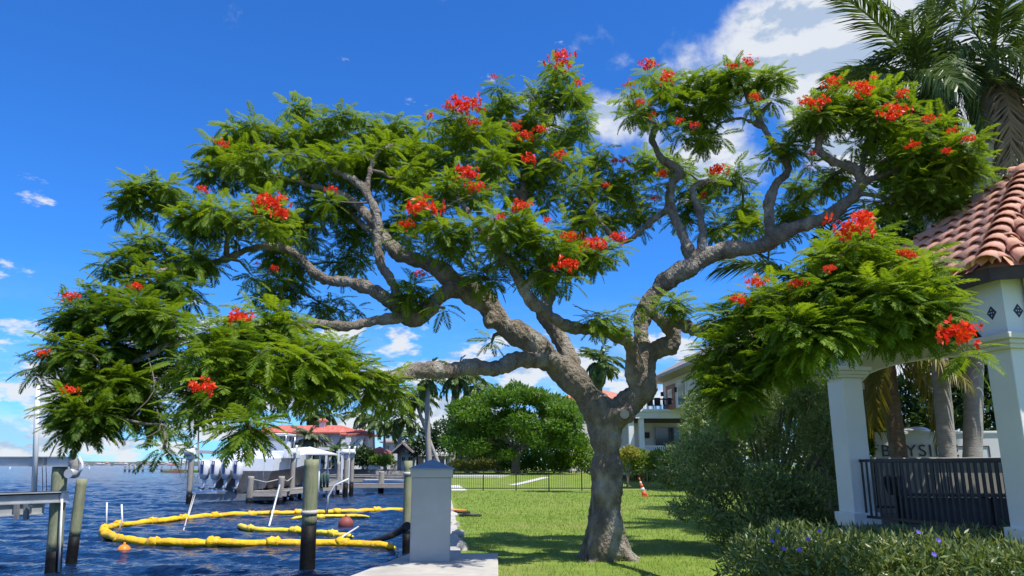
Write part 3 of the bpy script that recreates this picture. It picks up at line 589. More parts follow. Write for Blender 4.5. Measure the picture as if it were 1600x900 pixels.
    for (px, py, rx, ry, D, nt) in PADS:
        c = np.array(at(px, py, D)); k = D / F * 1.0; pads.append(c)
        nt = int(round(nt * 2.6 + .5)) if nt > 1 else 1
        for j in range(nt):
            for _ in range(20):
                q = g.uniform(-1, 1, 3)
                if np.linalg.norm(q) < 1: break
            if nt == 1: q = q * .2
            ex = rx * k; ez = ry * k; ey = min(max(ex, ez) * 1.25, 1.1)
            tufts.append(c + np.array([q[0] * ex, q[1] * ey, q[2] * ez - .10])); tone.append(-.20 if (py > 380 and px < 300) else -.12 if py > 470 and px > 1000 else .10)  # side pads low in the crown get darker tint: shade put into leaf colour
    for (px, py, r, D) in FLOWERS:
        tone.append(0.0); tufts.append(np.array(at(px, py, D)) + np.array([g.normal(0, .08), .02, -.20]))
    NPa = np.array(NP); order = np.argsort([np.min(np.linalg.norm(NPa - c, axis=1)) for c in pads])
    for i in order: attach(pads[i] - np.array([0, 0, .12]), .055, .022, .7)
    NPa = np.array(NP); order = np.argsort([np.min(np.linalg.norm(NPa - c, axis=1)) for c in tufts])
    for i in order: attach(tufts[i], .024, .009, .8)
    # bare hanging twigs at the left
    for (a, b) in (((232, 560, 9.6), (205, 650, 9.4)), ((245, 640, 9.6), (210, 690, 9.4)), ((290, 600, 9.5), (262, 672, 9.5)), ((480, 40 + 430, 13), (400, 466, 13.2))):
        P = at(*a); Q = at(*b); M_ = (P + Q) / 2 + Vector((.18, 0, -.05)); tw.tube([p for p, r in catmull([(P, 1), (M_, 1), (Q, 1)], .1)], .008, 4)
    t = tw.build('twigs', 'bark_dark', root); t['kind'] = 'stuff'
    # ---- fronds
    G = []
    for c, tn in zip(tufts, tone):
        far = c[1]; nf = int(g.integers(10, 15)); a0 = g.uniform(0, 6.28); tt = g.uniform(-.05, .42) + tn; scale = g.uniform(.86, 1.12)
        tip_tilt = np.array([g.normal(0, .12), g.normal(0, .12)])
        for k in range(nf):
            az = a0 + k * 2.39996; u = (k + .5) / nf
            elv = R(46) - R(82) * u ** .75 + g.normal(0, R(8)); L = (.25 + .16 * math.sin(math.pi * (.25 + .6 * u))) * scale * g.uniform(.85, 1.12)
            G.append((c + np.array([0, 0, .10 * (1 - u) - .05]), az, elv + tip_tilt[0] * math.cos(az) + tip_tilt[1] * math.sin(az), g.normal(0, .22), L, float(np.clip(tt + .55 * (1 - u) * g.uniform(.3, 1.2) + g.normal(0, .08), 0, 1))))  # upper fronds tinted brighter: sun on tuft tops put into the colour
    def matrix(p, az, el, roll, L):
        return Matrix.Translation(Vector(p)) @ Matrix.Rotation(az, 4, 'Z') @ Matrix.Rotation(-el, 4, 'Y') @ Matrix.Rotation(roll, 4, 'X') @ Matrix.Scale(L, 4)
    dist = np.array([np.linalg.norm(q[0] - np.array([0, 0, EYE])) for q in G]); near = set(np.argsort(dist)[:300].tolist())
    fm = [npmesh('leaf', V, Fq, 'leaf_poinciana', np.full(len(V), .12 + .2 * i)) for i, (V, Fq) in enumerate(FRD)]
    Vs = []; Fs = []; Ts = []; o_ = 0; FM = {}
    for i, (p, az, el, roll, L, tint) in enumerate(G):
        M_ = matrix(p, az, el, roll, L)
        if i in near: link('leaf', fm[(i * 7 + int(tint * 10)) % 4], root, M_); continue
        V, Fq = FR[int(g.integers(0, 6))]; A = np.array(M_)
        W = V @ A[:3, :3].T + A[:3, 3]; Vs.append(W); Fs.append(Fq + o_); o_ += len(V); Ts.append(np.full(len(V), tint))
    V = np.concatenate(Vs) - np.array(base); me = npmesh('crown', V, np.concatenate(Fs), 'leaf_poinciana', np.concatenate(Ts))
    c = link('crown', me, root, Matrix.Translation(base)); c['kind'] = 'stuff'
    # ---- blossom clusters
    fl = []
    for v in range(4):
        gg = np.random.default_rng(50 + v); P = []; D = []; S = []; W = []; T = []
        sq = gg.uniform(.55, 1.15, 3)
        for k in range(34):
            q = gg.normal(size=3); q /= np.linalg.norm(q); q = q * (gg.uniform(.25, .95) if k < 27 else gg.uniform(.9, 1.5)) * np.array([1.1, 1.1, .62]) * sq + np.array([0, 0, .12]); nr_ = q / np.linalg.norm(q); tt = gg.uniform(0, 1)
            t1 = np.cross(nr_, gg.normal(size=3)); t1 /= np.linalg.norm(t1); t2 = np.cross(nr_, t1)
            for j in range(5):
                a = j * 1.2566 + gg.normal(0, .15); d = t1 * math.cos(a) + t2 * math.sin(a) + nr_ * .35; P.append(q); D.append(d / np.linalg.norm(d)); S.append(.30 * gg.uniform(.7, 1.25)); W.append(.16); T.append(tt)
            P.append(q * .1); D.append(nr_); S.append(np.linalg.norm(q)); W.append(.03); T.append(.0)
        V, Fq, T = leaf_cloud(np.array(P), np.array(D), np.array(S), np.array(W), np.array(T)); fl.append(npmesh('flower_cluster', V, Fq, 'petal_red', T))
    for i, (px, py, r, D) in enumerate(FLOWERS):
        s = r / F * D * 1.12; link('flower_cluster', fl[i % 4], root, Matrix.Translation(at(px, py, D - .34)) @ Matrix.Rotation(i * 1.3, 4, 'Z') @ Matrix.Scale(s, 4))
    print('tufts', len(tufts), 'fronds', len(G), 'crown verts', o_)
build_tree()

# ================================================================== PLANTS
def palm_frond(n, droop, width, ln=.30, seed=0, hang=.25, segw=.022):
    """pinnate palm frond along +x, unit length"""
    g = np.random.default_rng(seed); V = []; Fq = []
    def pt(s): return np.array([s * (1 - .25 * droop * s), 0, .30 * s - droop * s * s])
    for i in range(n):
        s = .14 + .86 * (i + .5) / n; b = pt(s); tg = pt(s + .01) - pt(s - .01); tg /= np.linalg.norm(tg)
        l = ln * (math.sin(math.pi * (.16 + .74 * (i + .5) / n)) ** .6) * g.uniform(.85, 1.15)
        for sd in (-1, 1):
            an = R(62) - R(30) * s + g.normal(0, .10); d = tg * math.cos(an) + np.array([0, sd * width, 0]) * math.sin(an) + np.array([0, 0, g.normal(.10, .18) - hang * .4]); d /= np.linalg.norm(d)
            up = np.array([0, -sd * .5, 1.0]) + g.normal(0, .25, 3); w = np.cross(d, up); w /= np.linalg.norm(w)
            mid = b + d * l * .5; tip = b + d * l * .93 + np.array([0, 0, -hang * l]); k = len(V)
            V += [b + w * segw * .4, b - w * segw * .4, mid + w * segw, mid - w * segw, tip]; Fq += [(k, k + 1, k + 3, k + 2), (k + 2, k + 3, k + 4, k + 4)]
    ns = 8
    for k in range(ns):
        a = pt(k / ns); c = pt((k + 1) / ns); w = .016 * (1.15 - k / ns); b = len(V)
        V += [a + [0, -w, 0], a + [0, w, 0], c + [0, w * .85, 0], c + [0, -w * .85, 0]]; Fq.append((b, b + 1, b + 2, b + 3))
    return np.array(V), Fq
def frond_mesh(name, m_, *a, **k):
    V, Fq = palm_frond(*a, **k); me = bpy.data.meshes.new(name); me.from_pydata([tuple(v) for v in V], [], [f if f[2] != f[3] else f[:3] for f in Fq]); me.update(); me.materials.append(MATS[m_])
    t = me.attributes.new('tint', 'FLOAT', 'POINT'); t.data.foreach_set('value', np.random.default_rng(len(V)).uniform(0, .8, len(V)).astype(np.float32)); return me
PF = {}
for key, m_ in (('g', 'leaf_palm'), ('s', 'leaf_palm_silver'), ('y', 'leaf_palm_yellow'), ('d', 'leaf_dead')):
    PF[key] = [frond_mesh('frond', m_, 70, .30, 1.0, .27, seed=1, segw=.0085), frond_mesh('frond', m_, 70, .55, .9, .29, seed=2, hang=.4, segw=.0085), frond_mesh('frond', m_, 70, .85, .8, .29, seed=3, hang=.7, segw=.0085)]
    PF[key + '_far'] = [frond_mesh('frond', m_, 15, .35, 1.0, .27, seed=4, segw=.042), frond_mesh('frond', m_, 15, .62, .9, .28, seed=5, hang=.4, segw=.042), frond_mesh('frond', m_, 15, .85, .8, .28, seed=6, hang=.6, segw=.042)]
def palm(name, label, base, top, fl, nf, r0, r1, kind='g', tm='palm_trunk', far=True, shaft=True, group=None, lo=-55, hi=70, rings=True, seed=0, swell=.0):
    base = Vector(base); top = Vector(top); root = thing(name, label, 'palm tree', base, group); g = random.Random(seed)
    n = 14 if far else 46
    P = []; Rr = []
    for i in range(n + 1):
        t = i / n; P.append(base.lerp(top, t) + Vector((0, 0, 0)) + (top - base).cross(Vector((0, 1, 0))).normalized() * 0.04 * math.sin(t * 3) * (top - base).length * .3)
        r = r0 + (r1 - r0) * t + swell * math.sin(math.pi * t) * r0
        if rings and not far: r *= 1.04 if i % 3 == 0 else .985
        if i == 0: r *= 1.15
        Rr.append(r)
    P[0] = P[0] - Vector((0, 0, .15))
    MB().tube(P, Rr, 8 if far else 16).build('trunk', tm, root)
    d = (P[-1] - P[-2]).normalized(); hub = P[-1]
    if shaft:
        L = fl * .30; MB().tube([hub - d * .02, hub + d * L * .25, hub + d * L * .8, hub + d * L], [r1 * 1.02, r1 * 1.3, r1 * .9, r1 * .5], 8 if far else 14).build('crownshaft', 'crownshaft', root); hub = hub + d * L * .9
    for k in range(nf):
        az = k * 2.39996 + g.uniform(-.25, .25); u = (k + .5) / nf; el = R(hi + (lo - hi) * u ** .85 + g.uniform(-9, 9)); L = fl * g.uniform(.85, 1.1) * (.8 + .3 * math.sin(math.pi * min(1, u + .2)))
        key = kind if not (kind == 'g' and lo < -60 and u > .9) else 'd'
        me = PF[key + ('_far' if far else '')][(0 if u < .3 else 1 if u < .75 else 2) if not far else k % 3]
        link('frond', me, root, Matrix.Translation(hub) @ Matrix.Rotation(az, 4, 'Z') @ Matrix.Rotation(-el, 4, 'Y') @ Matrix.Rotation(g.uniform(-.4, .4), 4, 'X') @ Matrix.Scale(L, 4))
    return root, hub
def far_palm(px, crown_py, base_px, D, fl, label, nf_=14, r=.2, kind='g', shaft=True, base_z=None, seed=0, tm='palm_trunk', lo=-50, hi=70):
    z = base_z if base_z is not None else (terrain(0, D) if D < 152 else .85)
    b = at(base_px, 725, D); b.z = z; t = at(px, crown_py, D)
    t.z -= fl * .12
    nf = int(nf_ * 1.5)
    return palm('palm_tree', label, b, t, fl, nf, r * 1.15, r, kind, tm, True, shaft, None, lo, hi, seed=seed)

def lobes_leaves(lobes, n, size, aspect, rng, droop=.0, shell=.55, upbias=.3, tint0=.2, tspread=.25):
    """leaves through ellipsoid lobes [(c,(rx,ry,rz))]; returns V,F,T arrays"""
    vol = np.array([l[1][0] * l[1][1] + l[1][0] * l[1][2] for l in lobes]); idx = rng.choice(len(lobes), n, p=vol / vol.sum())
    C = np.array([l[0] for l in lobes])[idx]; Rd = np.array([l[1] for l in lobes])[idx]; lt = rng.normal(0, .12, len(lobes))[idx]
    q = unit(rng.normal(size=(n, 3))); rr = np.where(rng.random(n) < shell, rng.uniform(.82, 1.08, n), rng.uniform(.2, .95, n) ** .6)
    wob = 1 + .13 * np.sin(q[:, 0] * 7 + C[:, 0]) * np.sin(q[:, 1] * 6 + C[:, 2]) + .10 * np.sin(q[:, 2] * 11 + C[:, 1] * 3)
    P = C + q * Rd * (rr * wob)[:, None]
    D = unit(q * .6 + rng.normal(size=(n, 3)) * .7 + np.array([0, 0, upbias - droop])); S = size * rng.uniform(.6, 1.35, n); W = S * aspect
    nn = unit(rng.normal(size=(n, 3)) * .8 + q + np.array([0, 0, .8]))
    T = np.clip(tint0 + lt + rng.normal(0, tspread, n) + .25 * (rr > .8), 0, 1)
    return leaf_cloud(P, D, S, W, T, nn)
def shrub(name, label, cat, base, lobes, n, size, aspect, m_, seed=0, stems=5, group=None, stem_m='bark_dark', stem_r=.03, **kw):
    base = Vector(base); root = thing(name, label, cat, base, group); g = np.random.default_rng(seed)
    V, Fq, T = lobes_leaves(lobes, n, size, aspect, g, **kw)
    me = npmesh('foliage', V - np.array(base), Fq, m_, T); f = link('foliage', me, root, Matrix.Translation(base)); f['kind'] = 'stuff'
    for k in range(stems):
        c, rd = lobes[k % len(lobes)]; e = Vector(c) + Vector(g.normal(0, .3, 3)) * rd[0] * .6; s0 = base + Vector((g.normal(0, .15), g.normal(0, .15), -.05)) * (1 + rd[0] * .3); mid = s0.lerp(e, .5) + Vector((0, 0, -.08)) * rd[2]
        MB().tube([p for p, r in catmull([(s0, 1), (mid, 1), (e, 1)], .3)], [stem_r * (1 - .6 * i / 20) for i in range(len(catmull([(s0, 1), (mid, 1), (e, 1)], .3)))], 6).build('stem', stem_m, root)
    return root
def px_lobe(px, py, rx, ry, D, dy=None):
    k = D / F; return (tuple(at(px, py, D)), (rx * k, (dy if dy else rx * k), ry * k))

# ---- big fine-leaved shrub right of the tree
def big_shrub():
    L = [px_lobe(1240, 650, 62, 50, 15.6), px_lobe(1170, 690, 58, 60, 15.4), px_lobe(1270, 720, 60, 80, 15.0), px_lobe(1110, 730, 60, 58, 15.8), px_lobe(1200, 770, 80, 62, 15.0), px_lobe(1290, 800, 44, 50, 14.4), px_lobe(1115, 625, 28, 34, 16.2),
         px_lobe(1060, 745, 38, 26, 16.6), px_lobe(1130, 810, 50, 40, 14.9), px_lobe(1090, 780, 46, 36, 15.6), px_lobe(1215, 830, 50, 24, 14.2), px_lobe(1300, 640, 30, 40, 16.4), px_lobe(1195, 625, 26, 26, 16), px_lobe(1290, 590, 26, 26, 16.8), px_lobe(1150, 655, 30, 36, 15.8)]
    gg = np.random.default_rng(91); L2 = []
    for c, rd in L:
        for k in range(7):
            q = gg.normal(size=3); q /= np.linalg.norm(q); f = gg.uniform(.34, .52); L2.append((tuple(np.array(c) + q * np.array(rd) * gg.uniform(.5, .95)), tuple(v * f * gg.uniform(.8, 1.2) for v in rd)))
    L = L2
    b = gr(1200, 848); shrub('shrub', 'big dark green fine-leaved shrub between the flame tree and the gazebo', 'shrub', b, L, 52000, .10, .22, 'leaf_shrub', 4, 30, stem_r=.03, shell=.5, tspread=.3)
    # darker low bushes in front of the fence, left foot of the shrub
    L = [px_lobe(1075, 715, 34, 26, 30), px_lobe(1110, 700, 40, 34, 30), px_lobe(1055, 735, 28, 22, 29), px_lobe(1100, 745, 40, 24, 28)]
    shrub('shrub', 'dark bush against the picket fence beside the traffic cone', 'shrub', (at(1085, 740, 30).x, 30, 0), L, 6000, .16, .4, 'leaf_dark', 5, 5)
big_shrub()
# ---- clipped hedge with violet flowers in front of the gazebo
def front_hedge():
    L = []
    for k in range(13):
        t = k / 12; x = 3.15 + 4.6 * t; y = 9.95 - 2.75 * t
        L.append(((x, y, .36), (.52, .55, .40))); L.append(((x + .25, y + .75, .34), (.5, .55, .38)))
        if k < 9: L.append(((x + .8, y + 1.35, .42), (.5, .55, .36)))
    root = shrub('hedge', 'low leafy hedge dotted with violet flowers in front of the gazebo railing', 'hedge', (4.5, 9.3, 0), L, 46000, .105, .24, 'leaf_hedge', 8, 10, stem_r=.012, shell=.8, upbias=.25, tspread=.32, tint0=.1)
    g = np.random.default_rng(9); P = [];D = [];S = [];W = []
    for j in range(6):
        a = j * 1.047; P.append((0, 0, 0)); D.append((math.cos(a) * .9, math.sin(a) * .9, .4)); S.append(1); W.append(.85)
    V, Fq, T = leaf_cloud(np.array(P, float), unit(np.array(D, float)), np.array(S, float), np.array(W, float), g.uniform(0, 1, 6), np.tile([0, 0, 1.0], (6, 1))); me = npmesh('violet_flower', V, Fq, 'petal_violet', T)
    for (px, py, z) in ((1215, 831, .80), (1206, 846, .72), (1249, 860, .70), (1262, 843, .78), (1280, 830, .84), (1466, 845, .79), (1459, 867, .70), (1435, 832, .84), (1225, 858, .66)):
        p = gr(px, py, z); link('violet_flower', me, root, Matrix.Translation(p) @ Matrix.Rotation(.9, 4, 'X') @ Matrix.Scale(.033, 4))
front_hedge()
# ---- shade tree and planting beyond the fence
def shade_tree():
    D = 74; g = np.random.default_rng(21); b = at(805, 735, D); b.z = terrain(0, D)
    root = thing('shade_tree', 'broad dome-shaped green shade tree beyond the picket fence', 'tree', b)
    L = []
    for (px, py, rx, ry) in ((735, 640, 34, 22), (780, 622, 44, 20), (830, 618, 48, 18), (870, 632, 36, 20), (745, 670, 42, 24), (800, 655, 50, 26), (860, 665, 44, 24), (720, 690, 24, 20), (765, 695, 36, 18), (885, 690, 26, 16), (700 + 25, 655, 24, 22), (895, 655, 14, 20), (810, 610, 26, 10), (835, 690, 30, 14)):
        for dd in (-3, 0, 3): L.append((tuple(np.array(at(px + g.normal(0, 8), py + g.normal(0, 3) + abs(dd) * 2, D + dd))), (rx * D / F * .8, rx * D / F * .6, ry * D / F * .9)))
    L2 = []
    for c, rd in L:
        for k in range(4):
            q = g.normal(size=3); q /= np.linalg.norm(q); q[2] = abs(q[2]) * .8 - .2; f = g.uniform(.40, .66); L2.append((tuple(np.array(c) + q * np.array(rd) * .9 + np.array([0, 0, g.normal(0, .22)])), (rd[0] * f, rd[1] * f, rd[2] * f * .8)))
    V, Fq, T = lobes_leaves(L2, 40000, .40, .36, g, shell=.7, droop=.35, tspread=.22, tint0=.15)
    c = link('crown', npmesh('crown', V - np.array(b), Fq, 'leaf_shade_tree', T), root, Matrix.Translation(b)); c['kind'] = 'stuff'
    tr = MB(); top = at(800, 665, D)
    tr.tube([b - Vector((0, 0, .2)), b + Vector((.1, 0, 1.3)), b + Vector((.3, 0, 2.4))], [.5, .36, .34], 10)
    for (px, py) in ((740, 670), (770, 650), (810, 640), (850, 655), (880, 670)): tr.tube([p for p, r in catmull([(b + Vector((.25, 0, 2.2)), 1), (b.lerp(at(px, py, D), .55) + Vector((0, 0, .6)), 1), (at(px, py, D), 1)], .5)], .16, 7)
    tr.build('trunk', 'bark_dark', root)
shade_tree()
def bush_px(name, label, cat, spots, D, n, size, asp, m_, seed, group=None, stems=3, base_z=None):
    L = [px_lobe(*s, D) for s in spots]; xs = [l[0][0] for l in L]; z = terrain(0, D) if base_z is None else base_z
    return shrub(name, label, cat, (sum(xs) / len(xs), D, z), L, n, size, asp, m_, seed, stems, group, stem_r=.05)
bush_px('shrub', 'yellow-green croton bushes at the foot of the tall palms', 'shrub', [(715, 728, 14, 8), (735, 730, 12, 7), (755, 727, 12, 9), (778, 729, 10, 8)], 80, 2600, .3, .4, 'leaf_croton', 31)
bush_px('shrub', 'low green bush with pale leaves under the shade tree', 'shrub', [(812, 722, 22, 12), (845, 720, 20, 14), (790, 726, 10, 8)], 79, 3000, .34, .4, 'leaf_shade_tree', 32)
bush_px('hedge', 'dark tall hedge closing the garden behind the shade tree', 'hedge', [(730, 700, 24, 24), (770, 695, 30, 30), (820, 695, 34, 30), (870, 700, 30, 28), (915, 700, 26, 26), (950, 705, 24, 24)], 92, 9000, .5, .45, 'leaf_dark', 33)
bush_px('shrub', 'leafy green bush between the shade tree and the flame tree trunk', 'shrub', [(892, 705, 20, 26), (915, 715, 18, 22), (875, 722, 16, 14), (905, 690, 12, 14)], 76, 4200, .36, .4, 'leaf_shade_tree', 34)
bush_px('hedge', 'bright green clipped hedge below the cream house veranda', 'hedge', [(985, 722, 16, 20), (1005, 725, 18, 20), (1030, 724, 20, 20), (1056, 722, 18, 22), (1080, 725, 18, 22), (1105, 725, 18, 24), (1135, 725, 22, 24)], 55, 9000, .24, .42, 'leaf_bright', 35)
bush_px('shrub', 'pale yellow-green shrub at the end of the clipped hedge', 'shrub', [(985, 708, 12, 9), (975, 714, 8, 10)], 54, 1500, .2, .45, 'leaf_croton', 36)
# tall palms in front of the white gabled house
far_palm(668, 600, 672, 92, 3.0, 'tall pale-trunked palm standing just behind the grey pedestal', 15, .30, seed=1)
far_palm(712, 596, 706, 82, 3.1, 'palm with thick white trunk rising from the croton bushes', 15, .32, seed=2)
far_palm(738, 608, 697, 100, 3.2, 'leaning slim palm behind the thick white palm trunk', 14, .22, seed=3, kind='g')
far_palm(652, 628, 690, 112, 3.6, 'bushy palm between the two tall palms', 14, .24, seed=4)
far_palm(626, 662, 624, 128, 4.6, 'palm with drooping fronds in front of the white gabled house', 16, .28, seed=5)
far_palm(601, 668, 603, 142, 4.0, 'palm right of the villa with a thin trunk', 13, .22, seed=6)
far_palm(584, 664, 587, 150, 4.0, 'slender palm behind the small red roofed house', 13, .2, seed=7)
far_palm(562, 656, 563, 168, 4.2, 'palm rising behind the right end of the villa roof', 13, .2, seed=8)
far_palm(488, 652, 490, 172, 5.0, 'wide palm crown showing behind the villa cupola', 16, .24, seed=9)
far_palm(515, 655, 512, 176, 4.0, 'second palm crown behind the villa roof', 12, .22, seed=10)
far_palm(482, 683, 482, 132, 3.6, 'silvery green feather palm in front of the villa', 30, .3, 'g' and 's', False, seed=11, tm='palm_brown', lo=-70)
far_palm(525, 702, 525, 128, 2.6, 'small dark palm beside the villa veranda', 13, .14, seed=12, shaft=False)
far_palm(311, 660, 312, 215, 4.6, 'lone tall palm with thin dark trunk behind the moored boat', 13, .22, seed=13, base_z=-.1)
far_palm(296, 705, 297, 268, 5.0, 'short palm on the grassy point behind the dock shelter', 11, .3, seed=14, base_z=-.1)
far_palm(548, 700, 547, 140, 2.5, 'little palm at the corner of the villa', 10, .12, seed=15, shaft=False)
far_palm(640, 690, 641, 138, 3.6, 'low palm left of the thick white palm trunk', 12, .2, seed=16)
far_palm(937, 562, 936, 46, 1.75, 'palm with dark crown seen through the fork of the flame tree', 22, .22, seed=17, shaft=False, tm='palm_brown', lo=-75)
# palms behind the gazebo
def near_palms():
    palm('royal_palm', 'palm with rough brown trunk just behind the gazebo railing', at(1478, 720, 16.6).xy.to_3d() + Vector((0, 0, .3)), at(1452, 175, 17.0), 3.0, 22, .185, .16, 'g', 'palm_trunk', False, True, lo=-55, hi=82, seed=41)
    root, hub = palm('royal_palm', 'palm with smooth grey ringed trunk and a dead frond behind the gazebo', at(1505, 720, 16.9).xy.to_3d() + Vector((0, 0, .3)), at(1548, 140, 17.2), 3.3, 20, .20, .17, 'g', 'palm_trunk', False, True, lo=-45, hi=80, seed=42)
    for az, el, s in ((-1.9, -58, 3.0), (-1.2, -66, 2.8), (-2.6, -62, 2.6)): link('dead_frond', PF['d'][2], root, Matrix.Translation(hub - Vector((0, 0, .4))) @ Matrix.Rotation(az, 4, 'Z') @ Matrix.Rotation(-R(el), 4, 'Y') @ Matrix.Scale(s, 4))
    palm('coconut_palm', 'leaning palm with brown ringed trunk left of the lettered sign', at(1412, 722, 17.2).xy.to_3d() + Vector((0, 0, .2)), at(1386, 560, 17.6), 2.3, 15, .20, .17, 'y', 'palm_brown', False, False, lo=-38, hi=65, seed=43)
    cp, ch = palm('coconut_palm', 'palm whose fronds arch out behind the right limb of the flame tree', Vector((at(1280, 700, 20).x, 20, 0)), at(1275, 455, 20), 3.0, 16, .17, .14, 'g', 'palm_brown', False, False, lo=-75, hi=55, seed=44)
    link('frond', PF['g'][1], cp, Matrix.Translation(ch) @ Matrix.Rotation(math.pi - .1, 4, 'Z') @ Matrix.Rotation(-R(30), 4, 'Y') @ Matrix.Scale(3.0, 4))
near_palms()
bush_px('shrub', 'dark tropical foliage behind the lettered sign', 'shrub', [(1400, 640, 50, 50), (1460, 620, 50, 60), (1530, 630, 60, 60), (1600, 640, 60, 60), (1340, 640, 50, 60), (1290, 600, 40, 50), (1560, 560, 60, 50), (1480, 540, 50, 40)], 21.5, 9000, .30, .28, 'leaf_dark', 51, base_z=0)
bush_px('shrub', 'thick dark trees massed behind the gazebo roof', 'shrub', [(1400, 370, 60, 50), (1460, 330, 60, 50), (1350, 430, 70, 60), (1420, 480, 70, 60), (1300, 520, 50, 50), (1500, 420, 60, 60), (1540, 330, 40, 40), (1500, 290, 50, 40), (1430, 280, 50, 40)], 23.5, 12000, .36, .3, 'leaf_dark', 52, base_z=0)
bush_px('shrub', 'dark leafy thicket on the street side of the gazebo', 'shrub', [(1680, 620, 70, 70), (1760, 610, 70, 80), (1850, 620, 80, 80), (1950, 620, 90, 90)], 22.5, 7000, .32, .3, 'leaf_dark', 55, base_z=0)
bush_px('shrub', 'tall olive green thicket closing the view behind the big shrub', 'shrub', [(1180, 620, 50, 40), (1250, 610, 50, 50), (1310, 630, 40, 50), (1160, 680, 50, 50), (1230, 690, 60, 50), (1300, 700, 50, 50)], 25, 9000, .26, .3, 'leaf_shrub', 54, base_z=0)
bush_px('shrub', 'yellow-green bush glimpsed between palm trunks and gazebo pillar', 'shrub', [(1345, 690, 16, 22), (1370, 660, 12, 16)], 18.5, 1400, .16, .4, 'leaf_bright', 53, base_z=0)

# ================================================================== GAZEBO
GC = Vector((8.55, 11.8, 0)); GV = [Vector((5.62, 12.8, 0)), Vector((6.35, 9.55, 0)), Vector((10.2, 8.0, 0)), Vector((11.48, 10.8, 0)), Vector((10.75, 14.05, 0)), Vector((6.9, 15.6, 0))]
FZ, CZ, EZ, AZ_ = 0.70, 3.20, 4.02, 6.28   # floor, capital top, eave, apex
def gazebo():
    root = thing('gazebo', 'white stucco gazebo with terracotta barrel tile roof and black railing', 'gazebo', (GC.x, GC.y, 0))
    n = 6
    MB().prism([GC + (v - GC) * 1.06 for v in GV], -0.1, FZ - .02).build('floor', 'floor_grey', root)
    for i, v in enumerate(GV):
        a = GV[(i + 1) % n]; rz = math.atan2((GV[1] - GV[0]).y, (GV[1] - GV[0]).x) if i in (0, 1, 3, 4) else math.atan2((a - v).y, (a - v).x)
        p = MB().box((v.x, v.y, (FZ - .3 + CZ - .18) / 2), (.39, .39, CZ - .18 - FZ + .3), rz).build('pillar', 'stucco_white', root, .012)
        c = MB(); c.box((v.x, v.y, CZ - .155), (.50, .50, .06), rz); c.box((v.x, v.y, CZ - .10), (.56, .56, .06), rz); c.box((v.x, v.y, CZ - .035), (.64, .64, .075), rz); c.build('capital', 'trim_cream', p, .012)
        MB().box((v.x, v.y, FZ + .05), (.50, .50, .22), rz).build('plinth', 'stucco_white', p, .012)
        w = MB().box((v.x, v.y, (CZ + EZ) / 2), (.40, .40, EZ - CZ), rz).build('corner_block', 'stucco_white', root); U = Vector((0, 0, 1))
        for q4 in range(4):
            nr = Vector((math.cos(rz + q4 * math.pi / 2), math.sin(rz + q4 * math.pi / 2), 0)); d = Vector((-nr.y, nr.x, 0))
            if nr.dot((v - GC).normalized()) < .2: continue
            c = v + nr * .204 + Vector((0, 0, 3.50)); e = .075; Q = [c - d * e, c - U * e * 1.2, c + d * e, c + U * e * 1.2]
            MB().add(Q + [k_ - nr * .03 for k_ in Q], [(0, 1, 2, 3), (7, 6, 5, 4), (0, 4, 5, 1), (1, 5, 6, 2), (2, 6, 7, 3), (3, 7, 4, 0)]).build('diamond_tile', 'diamond_navy', w)
            q = MB()
            for (o1, o2) in ((-.45, 0), (.45, 0), (0, -.5), (0, .5), (0, 0)):
                cc = c + d * o1 * e + U * o2 * e + nr * .003; h = e * .16; q.add([cc - d * h, cc - U * h, cc + d * h, cc + U * h], [(0, 1, 2, 3)])
            q.build('tile_pattern', 'diamond_white', w)
    for i in range(n):
        a, b = GV[i], GV[(i + 1) % n]; d = (b - a); L = d.length; d.normalize(); nr = Vector((d.y, -d.x, 0))
        if (GC - a).dot(nr) > 0: nr = -nr
        # arched beam wall
        m = MB(); K = 16; T = .15; lo = .22
        top = EZ; vs = []; fs = []
        for k in range(K + 1):
            t = k / K; s = lo + (L - 2 * lo) * t; u = abs(2 * t - 1); zz = CZ - .01 + .50 * (1 - u ** 2) ** .5 if u < 1 else CZ - .01
            for off in (-T, T): vs += [a + d * s + nr * off + Vector((0, 0, zz)), a + d * s + nr * off + Vector((0, 0, top))]
        for k in range(K):
            o = 4 * k; fs += [(o, o + 4, o + 5, o + 1), (o + 2, o + 3, o + 7, o + 6), (o, o + 2, o + 6, o + 4), (o + 1, o + 5, o + 7, o + 3)]
        w = m.add(vs, fs).build('arch_wall', 'stucco_white', root)
        # railing, three sides seen through
        if i in (0, 1, 4, 5):
            m = MB(); s0, s1 = .20, L - .20
            m.bar(a + d * s0 + Vector((0, 0, 1.67)), a + d * s1 + Vector((0, 0, 1.67)), .05, .045); rl = m.build('rail_top', 'iron_black', root)
            m = MB(); m.bar(a + d * s0 + Vector((0, 0, .80)), a + d * s1 + Vector((0, 0, .80)), .04, .04); m.build('rail_bottom', 'iron_black', root)
            nb = int((s1 - s0) / .115); 
            bm_ = MB().box((0, 0, 0), (.024, .024, .85)).mesh('baluster', 'iron_black')
            for k in range(nb + 1):
                p = a + d * (s0 + .03 + (s1 - s0 - .06) * k / nb); link('baluster', bm_, root, Matrix.Translation((p.x, p.y, 1.235)) @ Matrix.Rotation(math.atan2(d.y, d.x), 4, 'Z'))
    # lamp under the eave
    a, b = GV[1], GV[2]; d = (b - a).normalized(); nr = Vector((d.y, -d.x, 0)); c = a + d * .36 + nr * .22 + Vector((0, 0, 3.83)); MB().lathe(c, [(.03, .12), (.05, .06), (.075, -.02), (.075, -.07), (.05, -.08)][::-1], 12).build('eave_lamp', 'iron_black', root)
    # ---- roof
    ev = []
    for v in GV: dd = (v - GC).normalized(); ev.append(v + dd * .52 + Vector((0, 0, EZ)))
    apex = Vector((GC.x, GC.y, AZ_))
